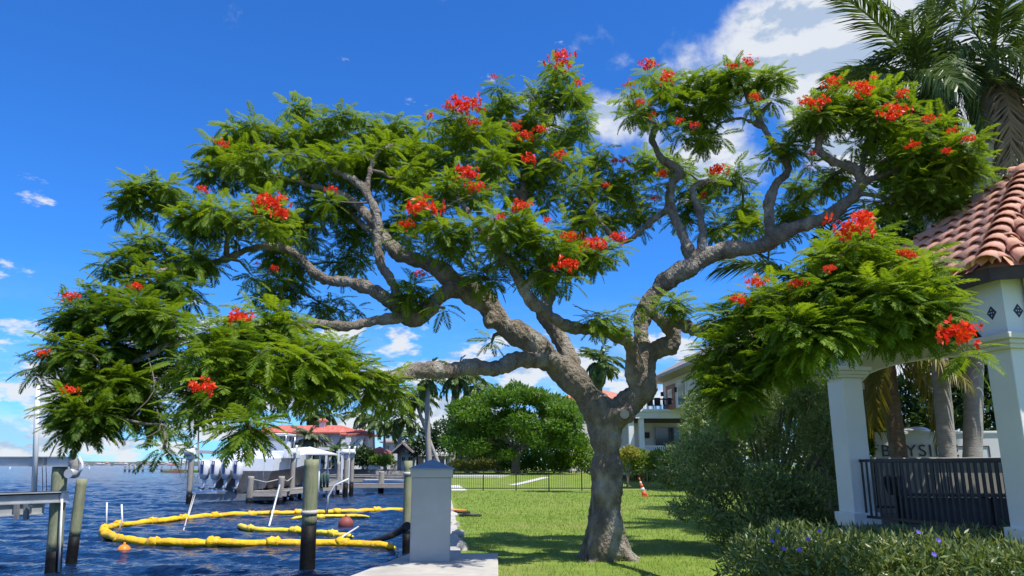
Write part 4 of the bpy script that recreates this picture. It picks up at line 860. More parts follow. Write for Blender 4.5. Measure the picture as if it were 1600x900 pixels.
    m = MB(); m.add(ev + [apex - Vector((0, 0, .04))], [(i, (i + 1) % n, n) for i in range(n)]); dk = m.build('roof_deck', 'mortar', root)
    m = MB()
    for i in range(n):
        a, b = ev[i], ev[(i + 1) % n]; m.add([a, b, b - Vector((0, 0, .17)), a - Vector((0, 0, .17))], [(0, 1, 2, 3)])
        vi, vj = GV[i], GV[(i + 1) % n]; m.add([a - Vector((0, 0, .17)), b - Vector((0, 0, .17)), Vector((*(GC + (vj - GC) * .9).xy, EZ - .02)), Vector((*(GC + (vi - GC) * .9).xy, EZ - .02))], [(0, 1, 2, 3)])
    m.build('fascia', 'fascia_dark', root)
    # barrel tile: tapering half pipe, wide mouth at the lower end, along +x upslope
    def tile_mesh(L, r0, r1, th=.016, K=7):
        mb = MB(); vs = []; 
        for (x, r) in ((0, r0), (L, r1)):
            for rr in (r, r - th):
                for k in range(K + 1): a = math.pi * k / K; vs.append((x, rr * math.cos(a), rr * math.sin(a) * .78))
        N = K + 1; fs = []
        for k in range(K): fs += [(k, k + 1, 2 * N + k + 1, 2 * N + k), (N + k, 3 * N + k, 3 * N + k + 1, N + k + 1), (k, N + k, N + k + 1, k + 1)]
        mb.add(vs, fs, True); return mb.mesh('roof_tile', 'tile_terracotta')
    tm = tile_mesh(.50, .122, .092); pm = tile_mesh(.47, .10, .10, .014, 5); cm = tile_mesh(.46, .165, .12)
    stuff = MB(); cnt = 0
    def put(me, M_, single, name='roof_tile'):
        nonlocal cnt
        if single: link(name, me, dk, M_); cnt += 1
        else: stuff.add([M_ @ v.co for v in me.vertices], [tuple(p.vertices) for p in me.polygons], True)
    g = random.Random(5)
    for i in range(n):
        a, b = ev[i], ev[(i + 1) % n]; e = (b - a); W = e.length; e.normalize(); mid = (a + b) / 2
        # foot of the perpendicular from the apex
        s_ap = (apex - a).dot(e); foot = a + e * s_ap; up = apex - foot; H = up.length; up.normalize(); nn = up.cross(e)
        if nn.z < 0: nn = -nn
        single = i in (0, 1)
        cols = int(W / .285); 
        for c in range(cols + 1):
            s = (c + .5) * W / (cols + 1)
            hmax = H * (s / s_ap if s < s_ap else (W - s) / (W - s_ap))
            k = 0
            while k * .41 < hmax - .12:
                y = k * .41 - .06
                o = a + e * s + up * y + nn * (.062 + g.uniform(0, .008)); e2 = e if nn.dot(up.cross(e)) < 0 else e
                X = (up - nn * .075).normalized(); Z = (nn - X * nn.dot(X)).normalized(); Yv = Z.cross(X)
                Mx = Matrix(((X.x, Yv.x, Z.x, o.x), (X.y, Yv.y, Z.y, o.y), (X.z, Yv.z, Z.z, o.z), (0, 0, 0, 1)))
                put(tm, Mx @ Matrix.Rotation(g.uniform(-.02, .02), 4, 'Z'), single and cnt < 290); k += 1
        # pan tiles between covers as troughs
        for c in range(cols):
            s = (c + 1) * W / (cols + 1); hmax = H * (s / s_ap if s < s_ap else (W - s) / (W - s_ap)); o = a + e * s - up * .04 + nn * .02
            stuff.add([o - e * .06, o + e * .06, o + e * .06 + up * max(hmax, .1), o - e * .06 + up * max(hmax, .1)], [(0, 1, 2, 3)])
    for i in range(n):
        a = ev[i]; d = apex - a; L = d.length; d.normalize(); side = d.cross(Vector((0, 0, 1))).normalized(); Z = side.cross(d)
        K = int(L / .34)
        for k in range(K + 1):
            o = a + d * (k * .34 - .10) + Z * .075; X = (d - Z * .09).normalized(); Z2 = (Z - X * Z.dot(X)).normalized(); Yv = Z2.cross(X)
            put(cm, Matrix(((X.x, Yv.x, Z2.x, o.x), (X.y, Yv.y, Z2.y, o.y), (X.z, Yv.z, Z2.z, o.z), (0, 0, 0, 1))), i in (0, 1, 2), 'hip_tile')
    MB().lathe(apex + Vector((0, 0, .02)), [(.22, -.06), (.24, .04), (.15, .14), (.05, .2)], 14).build('finial', 'tile_terracotta', dk)
    t = stuff.build('roof_tiles', 'tile_terracotta', dk); t['kind'] = 'stuff'
gazebo()
# seat-shaped dark block, added where shade falls behind the railing
def shade_block():
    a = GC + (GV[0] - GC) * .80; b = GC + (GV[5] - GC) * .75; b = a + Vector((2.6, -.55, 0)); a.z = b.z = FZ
    r = thing('shade_block', 'dark block added in place of shade behind the gazebo railing', 'shade_block', (a + b) / 2); d = (b - a).normalized(); nr = Vector((-d.y, d.x, 0)); rz = math.atan2(d.y, d.x)
    for k in range(4): MB().bar(a + nr * (-.2 + .13 * k) + Vector((0, 0, .44)), b + nr * (-.2 + .13 * k) + Vector((0, 0, .44)), .11, .04).build('shade_slat', 'chair_and_shade_dark', r)
    MB().bar(a + nr * -.16 + Vector((0, 0, .2)), b + nr * -.16 + Vector((0, 0, .2)), .03, .40).build('shade_panel', 'chair_and_shade_dark', r)
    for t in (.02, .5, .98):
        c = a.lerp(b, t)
        for s in (-.2, .2): MB().bar(c + nr * s + Vector((0, 0, -.03)), c + nr * s + Vector((0, 0, .43)), .06, .06).build('leg', 'chair_and_shade_dark', r)
    MB().bar(a + Vector((.02, 0, .44)), a + Vector((-.06, 0, .72)), .5, .10).build('shade_end', 'chair_and_shade_dark', r)
shade_block()
# planter wall and lettered sign
def sign():
    a, b = Vector((6.75, 16.65, 0)), Vector((12.4, 15.05, 0)); d = (b - a).normalized(); rz = math.atan2(d.y, d.x)
    r = thing('planter_wall', 'beige stucco planter wall behind the gazebo railing', 'wall', (a + b) / 2)
    MB().box(((a + b) / 2) + Vector((0, 0, .84)), ((b - a).length, .25, 1.7), rz).build('wall_face', 'planter_beige', r, .02)
    MB().box(((a + b) / 2) + Vector((0, 0, 1.715)), ((b - a).length + .06, .36, .07), rz).build('coping', 'planter_beige', r, .02)
    a = at(1364, 700, 18.5); b = at(1558, 690, 17.75); a.z = b.z = 0; d = (b - a).normalized(); nr = Vector((d.y, -d.x, 0)); rz = math.atan2(d.y, d.x); L = (b - a).length; c = (a + b) / 2
    s = thing('lettered_sign', 'white monument sign wall with dark capital lettering behind the palm trunks', 'sign', c)
    zt = 2.30
    body = MB().box(c + Vector((0, 0, zt / 2)), (L, .50, zt), rz).build('sign_wall', 'sign_white', s, .01)
    MB().box(c + Vector((0, 0, zt + .03)), (L + .06, .55, .06), rz).build('cap', 'sign_white', s, .01)
    h = a + d * .95 + Vector((0, 0, zt + .06)); MB().lathe(h, [(.34, 0), (.33, .05), (.22, .11), (.0, .13)], 18).build('cap_dome', 'sign_white', s)
    # raised outline panel at the right end
    m = MB(); f = c + nr * .256
    x0, x1, z0, z1 = L / 2 - 1.05, L / 2 - .25, 1.35, zt - .28
    for (p, q) in (((x0, z1), (x1, z1)), ((x1, z0), (x1, z1)), ((x0, z0), (x0, z1))): m.bar(f + d * p[0] + Vector((0, 0, p[1])), f + d * q[0] + Vector((0, 0, q[1])), .016, .022)
    m.build('panel_outline', 'letter_grey', s)
    for txt, zc, xs in (('BAYSIDE', 1.90, -L / 2 + .12), ('LANDING', 1.42, -L / 2 + .12)):
        cu = bpy.data.curves.new('t', 'FONT'); cu.body = txt; cu.size = .385; cu.extrude = .012; cu.space_character = 1.16; to = bpy.data.objects.new('t', cu); COL.objects.link(to)
        me = bpy.data.meshes.new_from_object(to.evaluated_get(bpy.context.evaluated_depsgraph_get())); bpy.data.objects.remove(to); me.materials.clear(); me.materials.append(MATS['letter_grey'])
        o = c + nr * .262 + d * xs + Vector((0, 0, zc - .10)); Z = -nr * -1
        Mx = Matrix(((d.x, 0, nr.x, o.x), (d.y, 0, nr.y, o.y), (0, 1, 0, o.z), (0, 0, 0, 1))); link('lettering', me, s, Mx)
sign()

# ================================================================== SHORE FURNITURE
def pedestal():
    b = gr(669, 878, 0.075); r = thing('pedestal', 'grey stucco pedestal with a low blue-grey pyramid cap on the concrete pad', 'pedestal', b)
    h = .325; zt = 1.60
    MB().box((b.x, b.y + h, (.07 + zt - .20) / 2), (2 * h, 2 * h, zt - .20 - .07), R(4)).build('column', 'grey_stucco', r, .015)
    MB().box((b.x, b.y + h, zt - .125), (2 * h + .05, 2 * h + .05, .15), R(4)).build('band', 'grey_stucco', r, .01)
    m = MB(); q = [Vector((b.x, b.y + h, 0)) + Matrix.Rotation(R(4), 3, 'Z') @ Vector((sx * (h + .05), sy * (h + .05), zt - .05)) for sx, sy in ((-1, -1), (1, -1), (1, 1), (-1, 1))]
    lo = [v + Vector((0, 0, -.02)) for v in q]; ap = Vector((b.x, b.y + h, zt + .10))
    m.add(lo + q + [ap], [(3, 2, 1, 0)] + [(i, (i + 1) % 4, 4 + (i + 1) % 4, 4 + i) for i in range(4)] + [(4 + i, 4 + (i + 1) % 4, 8) for i in range(4)]).build('pyramid_cap', 'cap_blue', r)
    # coiled hose and stones at its foot, behind
    for k, (px, py, s) in enumerate(((712, 850, .16), (722, 858, .13), (716, 838, .18), (708, 822, .2), (706, 806, .2))):
        p = gr(px, py, .02); g = random.Random(k); m = MB(); m.lathe(p, [(s * .9, -.05), (s, .03), (s * .8, .10), (s * .3, .14)], 7, False); m.v = [(v[0] + g.uniform(-.03, .03), v[1] + g.uniform(-.03, .03), v[2] + g.uniform(-.02, .02)) for v in m.v]
        tag(m.build('rock', 'concrete'), 'rough grey stone lying along the lawn edge behind the pedestal', 'rock', 'stones on the seawall edge')
pedestal()
def piling(name, label, px_base, py_base, px_top, py_top, r, mat_='pile_green', black=.45, D=None, group=None, lean_y=0.0, rope=None):
    if D is None: b = gr(px_base, py_base, ZW)
    else: b = at(px_base, 740, D); b.z = ZW
    t = at(px_top, py_top, b.y + lean_y); root = thing(name, label, 'piling', b, group)
    d = (t - b).normalized(); s = b - d * 1.6
    n = 9; P = [(b + d * black).lerp(t, k / n) for k in range(n + 1)]; g = random.Random(int(px_base))
    MB().tube(P, [r * g.uniform(.97, 1.03) for _ in P], 14).build('post', mat_, root)
    P = [s, b, b + d * black * .6, b + d * (black + .01)]; MB().tube(P, [r * 1.03, r * 1.04, r * 1.03, r * 1.02], 14).build('waterline_wrap', 'pile_black', root)
    if rope:
        c = (b + d * black).lerp(t, rope); MB().tube([c - d * .05, c + d * .05], [r * 1.12, r * 1.12], 14).build('rope_wrap', 'rope', root)
    return root, b, t
_, LB, LT = piling('piling', 'tall green timber piling carrying the boat lift beam', 83, 892, 94, 729, .165, 'pile_green', .42)
piling('piling', 'leaning green timber piling with a black foot beside the boat lift', 111, 880, 128, 748, .125, 'pile_green', .62)
piling('piling', 'green timber piling with black foot standing in front of the yellow boom', 480, 888, 487, 718, .175, 'pile_green', .95, rope=.20)
piling('piling', 'green piling close against the grey pedestal', 635, 868, 638, 720, .115, 'pile_green', .55, rope=.82)

def boat_lift():
    D = LB.y; b = Vector((LB.x, D, ZW)); r = thing('boat_lift', 'aluminium boat lift with overhead beam, motor and empty cradle', 'boat lift', (b.x - 1.2, D, ZW))
    P = lambda px, py, dy=0: at(px, py, D + dy)
    # overhead I-beam
    a, c = P(-60, 724, -.1), P(109, 723, -.1); c.z = a.z = LT.z + .115
    MB().bar(a, c, .05, .22).build('overhead_beam', 'aluminium', r)
    m = MB(); m.bar(a + Vector((0, 0, .105)), c + Vector((0, 0, .105)), .20, .02); m.bar(a - Vector((0, 0, .105)), c - Vector((0, 0, .105)), .20, .02); m.build('beam_flange', 'aluminium', r)
    m = MB().box(c.lerp(a, .22) - Vector((0, .03, 0)), (.05, .02, .19)); m.build('beam_joint', 'aluminium_dark', r)
    for s in (.045, .075, .30): MB().lathe(c.lerp(a, s) + Vector((0, -.05, .115)), [(.025, 0), (.03, .03), (.02, .06)], 8).build('beam_bolt', 'white_paint', r)
    # motor and gear box
    q = P(118, 728, -.1); mo = MB(); mo.tube([q + Vector((-.10, 0, .28)), q + Vector((-.06, 0, .10)), q + Vector((-.02, 0, -.02)), q + Vector((-.03, 0, -.28))], [.08, .11, .10, .05], 10); mo.build('gear_case', 'motor_grey', r)
    MB().tube([q + Vector((-.02, -.22, -.17)), q + Vector((-.02, .1, -.17))], [.105, .105], 16).build('motor', 'aluminium', r)
    MB().tube([q + Vector((.06, 0, .20)), q + Vector((.15, 0, .05)), q + Vector((.17, 0, -.05)), q + Vector((.09, 0, -.16))], .03, 8).build('motor_hose', 'white_paint', r)
    MB().tube([q + Vector((-.05, -.08, .24)), q + Vector((.02, -.1, .30)), q + Vector((-.09, -.1, .34))], .06, 8).build('pulley_cover', 'motor_grey', r)
    # lower cradle: two receding I-beams and a carpeted bunk
    for (p0, p1, h) in (((-90, 800, -1.5), (69, 792, .15), .30), ((-90, 783, -2.2), (103, 776, 0), .22)):
        a, c = P(*p0), P(*p1); mb = MB(); mb.bar(a, c, .04, h); 
        mb.build('cradle_beam', 'aluminium', r); f = MB(); f.bar(a + Vector((0, 0, h / 2)), c + Vector((0, 0, h / 2)), .2, .025); f.bar(a - Vector((0, 0, h / 2)), c - Vector((0, 0, h / 2)), .2, .025); f.build('cradle_flange', 'aluminium', r)
    a, c = P(-90, 775, -2.2), P(100, 769, 0); MB().bar(a, c, .16, .07).build('carpet_bunk', 'black_carpet', r)
    MB().box(P(101, 776, -.05), (.07, .22, .26)).build('beam_end_cap', 'white_paint', r); MB().box(P(50, 783, -.6), (.08, .12, .26)).build('bunk_bracket', 'white_paint', r)
    for px in (41, 26): MB().bar(P(px, 786, -.4), P(px, 812, -.4), .10, .08).build('bunk_post', 'aluminium_dark', r)
    MB().tube([P(97, 780, -.18), P(92, 893, -.18)], .022, 8).build('conduit', 'white_paint', r)
    for px in (66, 72): MB().tube([P(px, 728, .1), P(px + 1, 772, .1)], .008, 5).build('lift_cable', 'iron_black', r)
    # white guide pole of the lift
    MB().tube([P(53, 776, -.25), P(60, 578, -.25)], [.062, .05], 10).build('guide_pole', 'white_paint', r)
boat_lift()

# ---- yellow containment boom
def boom(name, label, path, r, m_, group=None, seg=1.9, z=.06, seed=0, flat=None):
    g = random.Random(seed); W = [gr(px, py, ZW + .04) for px, py in path]; pts = [p for p, _ in catmull([(w, 1) for w in W], .25)]
    root = thing(name, label, 'boom', (W[0].x, W[0].y, ZW), group); cur = []; L = 0; cuts = []
    pieces = []
    for i, p in enumerate(pts):
        cur.append(p)
        if i: L += (p - pts[i - 1]).length
        if L > seg * g.uniform(.9, 1.1) and i < len(pts) - 4: pieces.append(cur); cur = [p]; L = 0
    if len(cur) > 1: pieces.append(cur)
    for k, pc in enumerate(pieces):
        n = len(pc); rr = []
        for i in range(n):
            t = i / (n - 1); e = min(t, 1 - t) * (n - 1) * .25
            q = r * (1 - .30 * math.exp(-e * 5)) * (1 + .07 * math.sin(i * 2.3 + k) + g.uniform(-.06, .06))
            if k == 0 and t < .3: q *= .35 + .65 * t / .3
            if k == len(pieces) - 1 and t > .7: q *= .35 + .65 * (1 - t) / .3
            rr.append(q)
        P = [Vector((p.x, p.y, p.z + rr[i] * .35 + .02 * math.sin(i * .9 + k))) for i, p in enumerate(pc)]
        fm_ = MB().tube(P, rr, 14); fm_.v = [(v[0], v[1], ZW + .03 + (v[2] - ZW - .03) * .80 + g.uniform(-.008, .008)) for v in fm_.v]; fm_.build('float_section', m_, root)
        if k < len(pieces) - 1:
            e = P[-1]; d = (P[-1] - P[-2]).normalized(); up = Vector((0, 0, 1)); c = MB(); s_ = r * 1.12; K = 12
            # gathered fabric collar
            c.tube([e - d * .20 , e - d * .13, e - d * .05, e + d * .04, e + d * .12, e + d * .20], [s_ * .76, s_ * 1.02, s_ * .88, s_ * 1.06, s_ * .96, s_ * .76], K); c.v = [(v[0] + g.uniform(-.025, .025), v[1] + g.uniform(-.025, .025), v[2] + g.uniform(-.03, .03)) for v in c.v]; c.build('collar', m_, root)
    return root
boom('containment_boom', 'long yellow floating boom curving from the pedestal round to the left bend', [(618, 857), (560, 852), (480, 851), (400, 851), (320, 850), (250, 850), (205, 847), (178, 841), (163, 834), (164, 828), (180, 823), (215, 819), (280, 812), (350, 806), (430, 803), (510, 801), (580, 799), (632, 797)], .15, 'boom_yellow', seed=1)
boom('containment_boom', 'short yellow boom floating inside the big loop', [(372, 822), (395, 828), (430, 830), (480, 832), (520, 836), (552, 839)], .125, 'boom_pale', seed=2)
boom('containment_boom', 'thin pale yellow boom piece near the red buoy', [(455, 811), (500, 808), (540, 807), (577, 808)], .105, 'boom_pale', seed=3, seg=1.5)
def pole(label, a, b, r=.03, m_='white_paint', name='marker_pole', cat='pole', group=None):
    return tag(MB().tube([a, (a + b) / 2, b], r, 8).build(name, m_), label, cat, group)
zW = ZW - .1
pole('white plastic pole standing at the left bend of the yellow boom', gr(166, 829, zW), at(167, 785, gr(166, 829, zW).y))
b_ = gr(182, 842, zW); tag(MB().tube([b_, at(191, 812, b_.y), at(190, 788, b_.y)], .03, 8).build('marker_pole', 'white_paint'), 'bent white pole leaning at the left bend of the yellow boom', 'pole')
b_ = gr(282, 846, zW); pole('long white rope line from the near boom up to the boat cradle', b_, at(303, 770, b_.y + 26), .022, 'rope', 'rope_line', 'rope')
b_ = gr(292, 815, zW); pole('white rope line beside the outboard engines', b_, at(305, 772, b_.y + 14), .03, 'rope', 'rope_line', 'rope')
b_ = gr(420, 824, zW); pole('white pole slanting up from the inner yellow boom', b_, at(437, 758, b_.y + 6), .04)
b_ = gr(511, 806, zW); m = MB(); m.tube([b_, at(513, 775, b_.y), at(524, 758, b_.y), at(545, 748, b_.y)], .045, 8); tag(m.build('ladder_rail', 'white_paint'), 'curved white ladder rail rising behind the green piling', 'ladder')
b_ = gr(522, 847, zW + .2); pole('white stick lying slanted over the near boom', b_, at(560, 823, b_.y + 3), .03)
def ball(name, label, px, py, r, m_, sink=.3):
    c = gr(px, py, ZW); r_ = thing(name, label, 'buoy', c); prof = [(r * math.sin(math.pi * k / 12) + .001, -r * math.cos(math.pi * k / 12)) for k in range(13)]
    MB().lathe(c + Vector((0, 0, r * (1 - 2 * sink))), prof, 20).build('float_ball', m_, r_); t = c + Vector((0, 0, r * (2 - 2 * sink))); MB().tube([t - Vector((0, 0, .03)), t + Vector((0, 0, .05))], [r * .22, r * .16], 10).build('eyelet', m_, r_)
ball('mooring_buoy', 'orange ball buoy floating in front of the yellow boom', 193, 864, .175, 'buoy_orange', .35)
ball('mooring_buoy', 'dull red round buoy floating inside the yellow boom', 540, 823, .30, 'buoy_red', .35)
b_ = gr(585, 840, ZW); tag(MB().tube([b_ - Vector((.3, 0, .2)), at(615, 835, b_.y - 3), at(636, 822, b_.y - 8)], .10, 10).build('drain_hose', 'rubber_black'), 'thick black hose running from the seawall into the water', 'hose')
b_ = gr(415, 898, ZW); 

# ---- moored sport boat with four outboards on its lift
def sport_boat():
    D = 50.0; k = D / F; O = at(360, 765, D); root = thing('sport_boat', 'white sport boat with four silver outboard engines raised on a lift', 'boat', (O.x, D, ZW))
    X = lambda px: at(px, 740, D).x
    Zz = lambda py: at(360, py, D).z
    x0, x1 = X(303), X(405)        # transom
    # hull by stations going away from the camera and drifting right
    def st(t, w, zt, zk, dx): 
        y = D + .9 + 9.5 * t; c = (x0 + x1) / 2 + .6 + dx
        return [Vector((c - w, y, zt)), Vector((c - w * .97, y, zt - .8)), Vector((c - w * .78, y, zk + .35)), Vector((c, y, zk)), Vector((c + w * .78, y, zk + .35)), Vector((c + w * .97, y, zt - .8)), Vector((c + w, y, zt))]
    ztop = Zz(716); zk = Zz(772)
    S = [st(0, 2.1, ztop, zk, 0), st(.3, 2.15, ztop + .12, zk, .4), st(.6, 1.9, ztop + .4, zk + .1, .9), st(.85, 1.1, ztop + .75, zk + .5, 1.3), st(1, .08, ztop + .95, zk + 1.2, 1.6)]
    vs = [v for s_ in S for v in s_]; top = []; bot = []
    for i in range(4):
        for j in range(6):
            f = (i * 7 + j, i * 7 + j + 1, (i + 1) * 7 + j + 1, (i + 1) * 7 + j); (bot if 1 <= j <= 4 else top).append(f)
    m = MB(); m.add(vs, top, True); m.add(S[0], [(0, 1, 5, 6)]); m.add([v for s_ in S for v in (s_[0], s_[6])], [(2 * i, 2 * i + 1, 2 * i + 3, 2 * i + 2) for i in range(4)]); m.build('hull', 'gelcoat', root)
    m = MB(); m.add(vs, bot, True); m.add(S[0], [(1, 2, 3, 4, 5)]); m.build('hull_bottom', 'hull_bottom', root)  # grey bottom carried up the lower sides, their shade put into colour
    # cockpit coamings, seats, hard top, windscreen
    c = (x0 + x1) / 2 + 1.6
    m = MB(); m.box((c, D + 2.2, ztop + .25), (3.6, .5, .5)); m.box((c + 1.7, D + 3, ztop + .3), (.3, 3, .6)); m.box((c - 1.7, D + 3, ztop + .3), (.3, 3, .6)); m.build('coaming', 'gelcoat', root, .05)
    m = MB(); m.box((c + .2, D + 4.2, ztop + .6), (1.8, .9, 1.2)); m.build('helm_console', 'gelcoat', root, .1)
    m = MB(); m.box((c + .2, D + 3.9, ztop + 1.65), (2.2, 2.4, .10)); m.build('hard_top', 'white_paint', root, .04)
    for sx in (-1, 1):
        for sy in (-1, 1): MB().tube([(c + .2 + sx * 1.0, D + 3.9 + sy * 1.0, ztop + .2), (c + .2 + sx * 1.05, D + 3.9 + sy * 1.1, ztop + 1.62)], .045, 6).build('hard_top_post', 'chrome', root)
        MB().tube([(c + sx * 1.3, D + 3, ztop + 2.2), (c + sx * 2.0, D + 2.6, ztop + 4.4)], .03, 6).build('outrigger', 'white_paint', root)
    for k_ in range(4): MB().tube([(c - .9 + .6 * k_, D + 2.9, ztop + 2.2), (c - .9 + .6 * k_, D + 2.7, ztop + 2.9)], .035, 6).build('rod_holder', 'white_paint', root)
    # engines
    for px in (317, 334, 351, 369):
        ex = X(px); zt = Zz(718); zb = Zz(748); e = None
        sect = [(0, .17, .20, -.05), (.10, .27, .36, -.02), (.35, .30, .44, 0), (.70, .28, .42, .02), (1.0, .20, .30, .02)]
        m = MB(); vs = []; N = 12
        for (t, hw, hd, oy) in sect:
            z = zt - .02 - (zt - zb) * t
            for j in range(N): a = 2 * math.pi * j / N; cx = math.copysign(abs(math.cos(a)) ** .7, math.cos(a)); sy = math.copysign(abs(math.sin(a)) ** .7, math.sin(a)); vs.append((ex + hw * cx, D + .25 + oy + hd * sy, z))
        fs = [tuple(range(N))] + [(i * N + j, (i + 1) * N + j, (i + 1) * N + (j + 1) % N, i * N + (j + 1) % N) for i in range(4) for j in range(N)] + [tuple(4 * N + j for j in range(N))[::-1]]
        e = m.add(vs, fs, True).build('outboard_engine', 'cowl_silver', root)
        m = MB(); y = D + .25 - .46; m.box((ex, y, zt - (zt - zb) * .40), (.17, .06, (zt - zb) * .66)); m.build('navy_badge', 'navy_stripe', e)
        m = MB(); m.box((ex, y - .03, zt - (zt - zb) * .18), (.07, .03, .20)); m.build('badge_mark', 'white_paint', e)
        zl = Zz(766); m = MB(); m.tube([(ex, D + .30, zb + .06), (ex, D + .27, (zb + zl) / 2), (ex, D + .22, zl)], [.16, .10, .06], 10); m.build('midsection', 'cowl_silver', e)
        m = MB(); m.tube([(ex, D + .45, zl + .12), (ex, D + .0, zl + .12), (ex, D - .22, zl + .12)], [.05, .09, .05], 10); m.build('gear_housing', 'hull_bottom', e)
        m = MB()
        for j in range(3): a = j * 2.094 + px; q = Vector((ex, D - .16, zl + .12)); d = Vector((math.cos(a), 0, math.sin(a))); n_ = Vector((-d.z, .35, d.x)); m.add([q, q + d * .12 + n_ * .07, q + d * .22, q + d * .12 - n_ * .07], [(0, 1, 2, 3)])
        m.build('propeller', 'chrome', e)
    # lift cradle
    lr = thing('boat_cradle', 'dark aluminium lift cradle carrying the sport boat', 'boat lift', (c, D + 2, ZW)); z = Zz(775)
    for yy in (.5, 5.5): MB().bar((X(292), D + yy, z - .08), (X(412) + .6, D + yy, z - .08), .2, .40).build('cradle_beam', 'aluminium_dark', lr)
    for xx in (-1.0, 1.2): MB().bar((c + xx, D + .3, z + .25), (c + xx, D + 6.4, z + .25), .16, .25).build('bunk', 'black_carpet', lr)
    for px, yy in ((297, .5), (408, .5), (300, 5.5), (412, 5.5)): MB().bar((X(px), D + yy, Zz(708)), (X(px), D + yy, z), .02, .02).build('lift_cable', 'chrome', lr)
    for py_, yy in ((712, .5), (712, 5.5)): MB().bar((X(290), D + yy, Zz(705)), (X(290), D + yy + 4.5, Zz(705)), .15, .2).build('top_beam', 'aluminium', lr)
    return D
D_B = sport_boat()
far_piles = [ # px, top py, D, r, label
 (299, 706, 50.4, .17, 'grey dock piling left of the outboard engines', .5),
 (392, 744, 49.2, .19, 'stout grey dock piling right of the outboard engines', .25), (440, 744, 49.6, .19, 'grey dock piling with a rope at the dock end', .25),
 (424, 720, 54, .16, 'grey piling behind the dock gate', .2), (458, 716, 53, .17, 'tall grey piling beside the white dock canopy', .2), (407, 716, 57, .15, 'grey piling beside the boat bow', .2),
 (541, 716, 60, .19, 'tall lift piling in the middle of the far dock', .9), (550, 714, 62, .17, 'second lift piling behind the middle of the far dock', .9), (529, 722, 66, .15, 'thin piling left of the middle lift', .5),
 (596, 736, 66, .24, 'short piling at the open end of the far dock', .7), (470, 735, 58, .14, 'low piling under the white dock canopy', .2), (448, 738, 56, .14, 'low piling between dock gate and canopy', .2)]
for px, tp, D, r_, lab, blk in far_piles: piling('piling', lab, px, 0, px + .5, tp, r_, 'pile_grey', blk, D=D)
for px, D, lab in ((299, 50.4, 'lift motor on the piling left of the boat'), (458, 53, 'white lift motor on the piling beside the canopy'), (541, 60, 'white lift motor on the middle lift piling'), (550, 62, 'second white lift motor on the middle lift'), (412, 56, 'white lift motor above the boat bow')):
    p = at(px, 706, D); r_ = thing('lift_motor', lab, 'motor', p - Vector((0, 0, .45))); MB().tube([p + Vector((-.3, -.2, -.05)), p + Vector((.3, -.2, .02))], [.24, .2], 12).build('housing', 'white_paint', r_); MB().box(p + Vector((0, 0, -.22)), (.34, .34, .5)).build('bracket', 'aluminium', r_); MB().tube([p + Vector((.2, -.1, 0)), p + Vector((.25, -.1, .45))], .09, 8).build('gear_arm', 'aluminium', r_)
# docks
def dock(label, a, b, w, z, nplank, m_='dock_wood', rail=False):
    a = Vector(a); b = Vector(b); d = (b - a); L = d.length; d.normalize(); nr = Vector((-d.y, d.x, 0)); root = thing('dock', label, 'dock', ((a + b) / 2).xy.to_3d() + Vector((0, 0, ZW)))
    for s in (-.48, .48): MB().bar(a + nr * w * s + Vector((0, 0, z - .17)), b + nr * w * s + Vector((0, 0, z - .17)), .06, .26).build('stringer', m_, root)
    pw = L / nplank; me = MB().box((0, 0, 0), (pw - .02, w, .05)).mesh('plank', m_)
    for k in range(nplank): p = a + d * pw * (k + .5); link('plank', me, root, Matrix.Translation((p.x, p.y, z)) @ Matrix.Rotation(math.atan2(d.y, d.x), 4, 'Z'))
    return root
p = at(392, 770, 49.4); q = at(446, 770, 49.6); dock('weathered timber dock platform at the stern of the sport boat', (p.x, 50.0, 0), (q.x, 50.3, 0), 1.6, -.02, 16)
p = at(440, 760, 53); q = at(530, 752, 64); dock('timber walkway running from the boat dock under the white canopy', (p.x, 51.5, 0), (q.x, 64, 0), 1.8, .02, 40)
p = at(500, 752, 66); q = at(640, 752, 66); dock('long timber dock stretching behind the middle lift pilings', (p.x, 66, 0), (q.x + 4, 66, 0), 1.6, .05, 44)
p = at(485, 747, 84); q = at(640, 747, 84); dock('second timber dock farther back with a thin rail', (p.x, 84, 0), (q.x + 5, 86, 0), 1.4, .12, 36)
p = at(500, 742, 112); q = at(635, 742, 112); dock('pale dock deck in front of the villa seawall', (p.x, 112, 0), (q.x + 2, 114, 0), 3.0, .25, 30)
